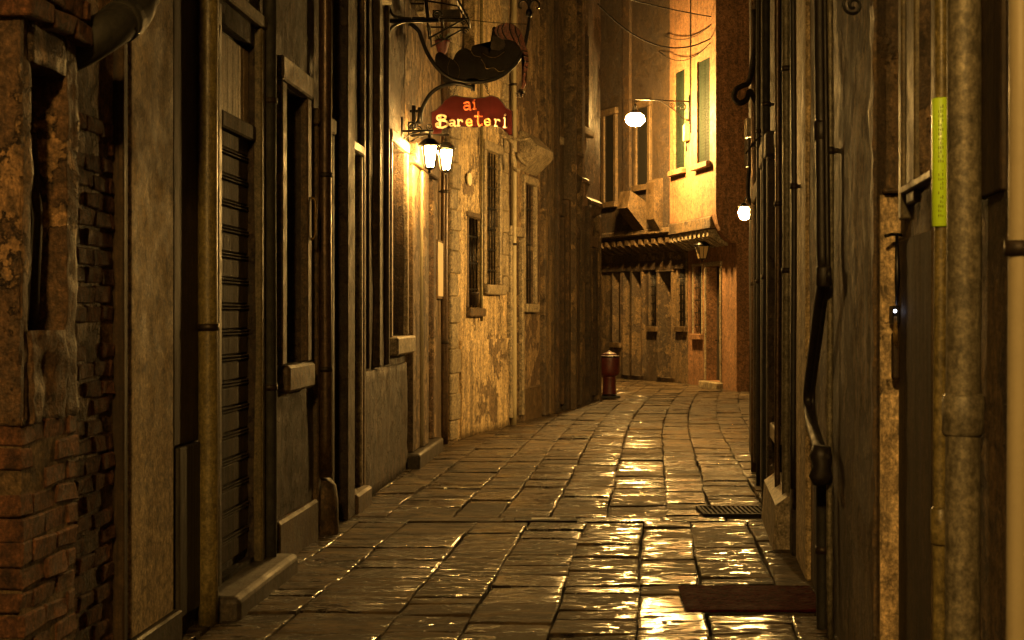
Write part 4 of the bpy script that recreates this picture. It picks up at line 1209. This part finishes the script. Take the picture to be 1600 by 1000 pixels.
# black hose looping from the right fronts
lp = []
for px, py in ((1178, 15), (1180, 60), (1176, 100), (1170, 128), (1160, 134), (1150, 140), (1147, 152), (1155, 161), (1166, 156), (1172, 142), (1180, 160), (1186, 180)):
    lp.append(at(px, py, 15.2))
o = cable('thick black hose curled in a ring high on the right', lp, .028, k=5)
cable('black cable bowing out beside the bulb lamp', [at(px, py, 15.8) for px, py in ((1190, 170), (1178, 225), (1170, 270), (1169, 305), (1174, 318), (1184, 322))], .02)
cable('black cable falling from the top of the right fronts', [at(px, py, 13.4) for px, py in ((1200, -60), (1204, 40), (1207, 110), (1214, 140), (1226, 150))], .02)
cable('thin black cable crossing the right fronts aslant', [at(px, py, 13.8) for px, py in ((1165, 240), (1185, 215), (1200, 205), (1215, 150))], .008)
t = Thing('junction_box', 'cream junction box beside the curled black hose', 'box', at(1170, 200, 16.0))
bm = bmesh.new(); a = at(1170, 200, 16.0); jbox(bm, a.x - .035, XR(16) + .0, 15.95, 16.1, a.z - .10, a.z + .10, .008); t.part('case', bm, M['white_box'])
bm = bmesh.new(); jbox(bm, a.x - .06, XR(15.7), 15.72, 15.92, a.z - .42, a.z - .13, .01); t.part('meter', bm, M['iron_brown'])
u = ho.pu(1076, JET); 
t = Thing('lamp_box', 'small grey box below the lamp bracket on the orange wall', 'box', ho.P(u, JET, 5.4))
bm = bmesh.new(); y0, y1 = sorted((0, 0)); c = ho.P(u, JET + .05, 5.52)
jbox(bm, c.x - .07, c.x + .07, c.y - .12, c.y + .12, c.z - .18, c.z + .18, .012); t.part('case', bm, M['white_box'])
bm = bmesh.new(); tube(bm, [c - Z * .18, c - Z * .4], .015, 6); t.part('tail', bm, M['iron'])

u = hp.pu(1345, .03); c = hp.P(u, .06, hp.pz(u, 8))
t = Thing('iron_scroll', 'small iron scroll high on the right pier near the torn edge', 'bracket', c)
bm = bmesh.new(); tube(bm, scroll(c, Vector((1, 0, 0)), Z, .045, 1.6, 26, 1.57), .007, 6); tube(bm, [c + Z * .045, hp.P(u, -.02, c.z + .06)], .008, 6); t.part('bar', bm, M['iron'])
u = hn.pu(486, .05)
bm = bmesh.new(); z0, z1 = hn.pz(u, 375), hn.pz(u, 308)
tube(bm, spline([hn.lp(u, .0, z0), hn.lp(u, .075, z0 + .02), hn.lp(u, .08, (z0 + z1) / 2), hn.lp(u, .075, z1 - .02), hn.lp(u, .0, z1)], 6), .011, 8)
link('handle', bm, M['gold'], hn.root)
# plaques
def plaque(label, hs_, px0, px1, yt, yb, mat, rim):
    ua, ub = sorted((hs_.pu(px0), hs_.pu(px1))); um = (ua + ub) / 2; z0, z1 = hs_.pz(um, yb), hs_.pz(um, yt)
    t = Thing('wall_plaque', label, 'plaque', hs_.P(um, .02, z0))
    def wb(u0, u1, v0, v1, za, zb):
        b = bmesh.new()
        vs = [b.verts.new(hs_.P(u, v, z)) for z in (za, zb) for u, v in ((u0, v0), (u1, v0), (u1, v1), (u0, v1))]
        for f in ((0, 1, 2, 3), (4, 5, 6, 7), (0, 1, 5, 4), (1, 2, 6, 5), (2, 3, 7, 6), (3, 0, 4, 7)): b.faces.new([vs[i] for i in f])
        return b
    t.part('board', wb(ua, ub, .005, .06, z0, z1), mat)
    t.part('frame', wb(ua - .03, ub + .03, .003, .05, z0 - .03, z1 + .03), rim)
plaque('pale menu board on the inn wall beside the brown drainpipe', hi, 678, 688, 380, 463, M['cream'], M['wood_warm'])
plaque('small wooden board high on the dark corner house', hc, 905, 915, 310, 356, M['wood_warm'], M['wood_dark'])

# oval house number
un = hy.pu(731, .01); c = hy.P(un, .0, hy.pz(un, 280))
t = Thing('house_number', 'small pale oval plate on the yellow house left of its tall window', 'plate', c)
bm = bmesh.new(); prism(bm, [(math.cos(q) * .10, math.sin(q) * .085) for q in [2 * math.pi * k / 20 for k in range(20)]], lambda a, b, d: hy.P(un + a, d, c.z + b), .022, .04)
t.part('plate', bm, M['cream'])

# flower pot in the small barred window
c = hy.P((w1[0] + w1[1]) / 2, 0, 0)
c = hy.P(hy.pu(741, .06), .05, hy.pz(hy.pu(741, .06), 478, .06) + .005)
t = Thing('window_pot', 'small dark pot on the sill of the small barred window', 'flower pot', c)
bm = bmesh.new(); lathe(bm, c, [(.05, 0), (.065, .14), (.075, .15), (.075, .18), (.03, .18)], 14); t.part('pot', bm, M['iron_brown'])

# hand bell pull with tiny cold light on the right return
c = at(1398, 486, 5.86)
t = Thing('door_intercom', 'tiny cold white indicator light with hanging keys on the yellow return', 'indicator light', c)
bm = bmesh.new(); jbox(bm, c.x - .008, c.x + .02, c.y - .004, c.y + .06, c.z - .05, c.z + .02, .004); t.part('case', bm, M['iron'])
bm = bmesh.new(); lathe(bm, c + Vector((0, -.006, 0)), [(.001, -.006), (.0055, -.003), (.0055, .003), (.001, .006)], 10); t.part('bulb', bm, M['pinlight'])
bm = bmesh.new()
for k in (-1, 0, 1):
    tube(bm, [c + Vector((.004 * k, -.01, -.02)), c + Vector((.006 * k, -.012, -.09)), c + Vector((.005 * k, -.01, -.13 - .01 * k))], [.002, .0035, .005], 6)
t.part('keys', bm, M['gold'])
c2 = at(1401, 560, 5.86)
t = Thing('door_handle_plate', 'dark brown lever plate hanging below the tiny indicator light', 'handle', c2)
bm = bmesh.new(); jbox(bm, c2.x - .016, c2.x + .010, c2.y - .012, c2.y + .03, c2.z - .08, c2.z + .10, .010, 0, 3); t.part('plate', bm, M['wood_dark'])
c3 = at(1394, 366, 5.86)
t = Thing('coat_hook', 'small iron hook sticking out above the indicator light', 'hook', c3)
bm = bmesh.new(); tube(bm, [c3 + Vector((.05, .06, 0)), c3 + Vector((0, 0, 0)), c3 + Vector((-.03, -.02, -.008))], .007, 8)
tube(bm, [c3 + Vector((.018, 0, -.0)), c3 + Vector((.02, 0, -.16)), c3 + Vector((.016, 0, -.27))], [.006, .011, .005], 8); t.part('hook', bm, M['iron'])

# ================================================================== street things
# litter bin at the bend
c = Vector(((952 - CX) / FPX * 29.2, 29.2, 0))
t = Thing('litter_bin', 'dark red cast iron litter bin on a pedestal at the bend', 'bin', c)
bm = bmesh.new(); lathe(bm, c, [(.14, .03), (.14, .06), (.125, .12), (.12, .38), (.13, .42)], 20); t.part('pedestal', bm, M['bin_red'])
bm = bmesh.new(); lathe(bm, c, [(.12, .40), (.18, .44), (.20, .50), (.20, .76), (.19, .80), (.165, .805)], 28); drum = t.part('drum', bm, M['bin_red'])
bm = bmesh.new(); lathe(bm, c, [(.198, .765), (.206, .775), (.206, .79), (.196, .80)], 28); t.part('band', bm, M['iron'], drum)
bm = bmesh.new(); lathe(bm, c, [(.15, .806), (.14, .83), (.10, .855), (.045, .87), (.04, .885), (.01, .895)], 24); t.part('lid', bm, M['bin_red'])
bm = bmesh.new(); jbox(bm, c.x - .2, c.x + .2, c.y - .14, c.y + .14, -.004, .05, .01); jbox(bm, c.x - .13, c.x + .13, c.y - .16, c.y + .16, .052, .075, .01); t.part('base', bm, M['iron'])
# drain grate
x0, x1, y0, y1 = 1.50, 2.06, 12.02, 12.55
t = Thing('drain_grate', 'black slotted drain grate by the right fronts', 'drain grate', ((x0 + x1) / 2, (y0 + y1) / 2, 0))
bm = bmesh.new()
for a in ((x0, x1, y0, y0 + .03), (x0, x1, y1 - .03, y1), (x0, x0 + .03, y0 + .032, y1 - .032), (x1 - .03, x1, y0 + .032, y1 - .032)): jbox(bm, *a, -.02, .032, .003)
t.part('frame', bm, M['iron_dull'])
bm = bmesh.new(); n = 13
for i in range(n):
    xx = x0 + .05 + (x1 - x0 - .1) * i / (n - 1); jbox(bm, xx - .010, xx + .010, y0 + .03, y1 - .03, .014, .030, .003)
t.part('bars', bm, M['iron_dull'])
bm = bmesh.new(); jbox(bm, x0 + .005, x1 - .005, y0 + .005, y1 - .005, -.03, .009, 0); t.part('pit_shade', bm, M['void'])  # shallow black slab imitating the shade of a deep pit
x0, x1, y0, y1 = .02, .50, 11.78, 11.98
t = Thing('drain_cover', 'small flat iron drain cover in the middle of the paving', 'drain cover', ((x0 + x1) / 2, (y0 + y1) / 2, 0))
bm = bmesh.new(); jbox(bm, x0, x1, y0, y1, -.03, .012, .004); t.part('rim', bm, M['iron_dull'])
bm = bmesh.new(); jbox(bm, x0 + .13, x1 - .13, y0 + .04, y1 - .04, .0, .016, .004); t.part('plate', bm, M['stone_step'])
# door mat
x0, x1, y0, y1 = .93, 1.70, 8.20, 8.98
t = Thing('door_mat', 'dark red door mat on the wet paving by the right pier', 'door mat', ((x0 + x1) / 2, (y0 + y1) / 2, 0))
bm = bmesh.new(); n, m_ = 40, 36; G = []
for i in range(n + 1):
    G.append([bm.verts.new((x0 + .04 * (j / m_) + (x1 - x0) * i / n, y0 + (y1 - y0) * j / m_, .015 + random.uniform(-.002, .002) - (.008 if i in (0, n) or j in (0, m_) else 0))) for j in range(m_ + 1)])
for i in range(n):
    for j in range(m_): bm.faces.new((G[i][j], G[i + 1][j], G[i + 1][j + 1], G[i][j + 1]))
t.part('pile', bm, M['mat_red'])
bm = bmesh.new(); jbox(bm, x0 + .05, x1 - .01, y0 + .01, y1 - .01, -.004, .006, .0); t.part('backing', bm, M['pipe_black'])
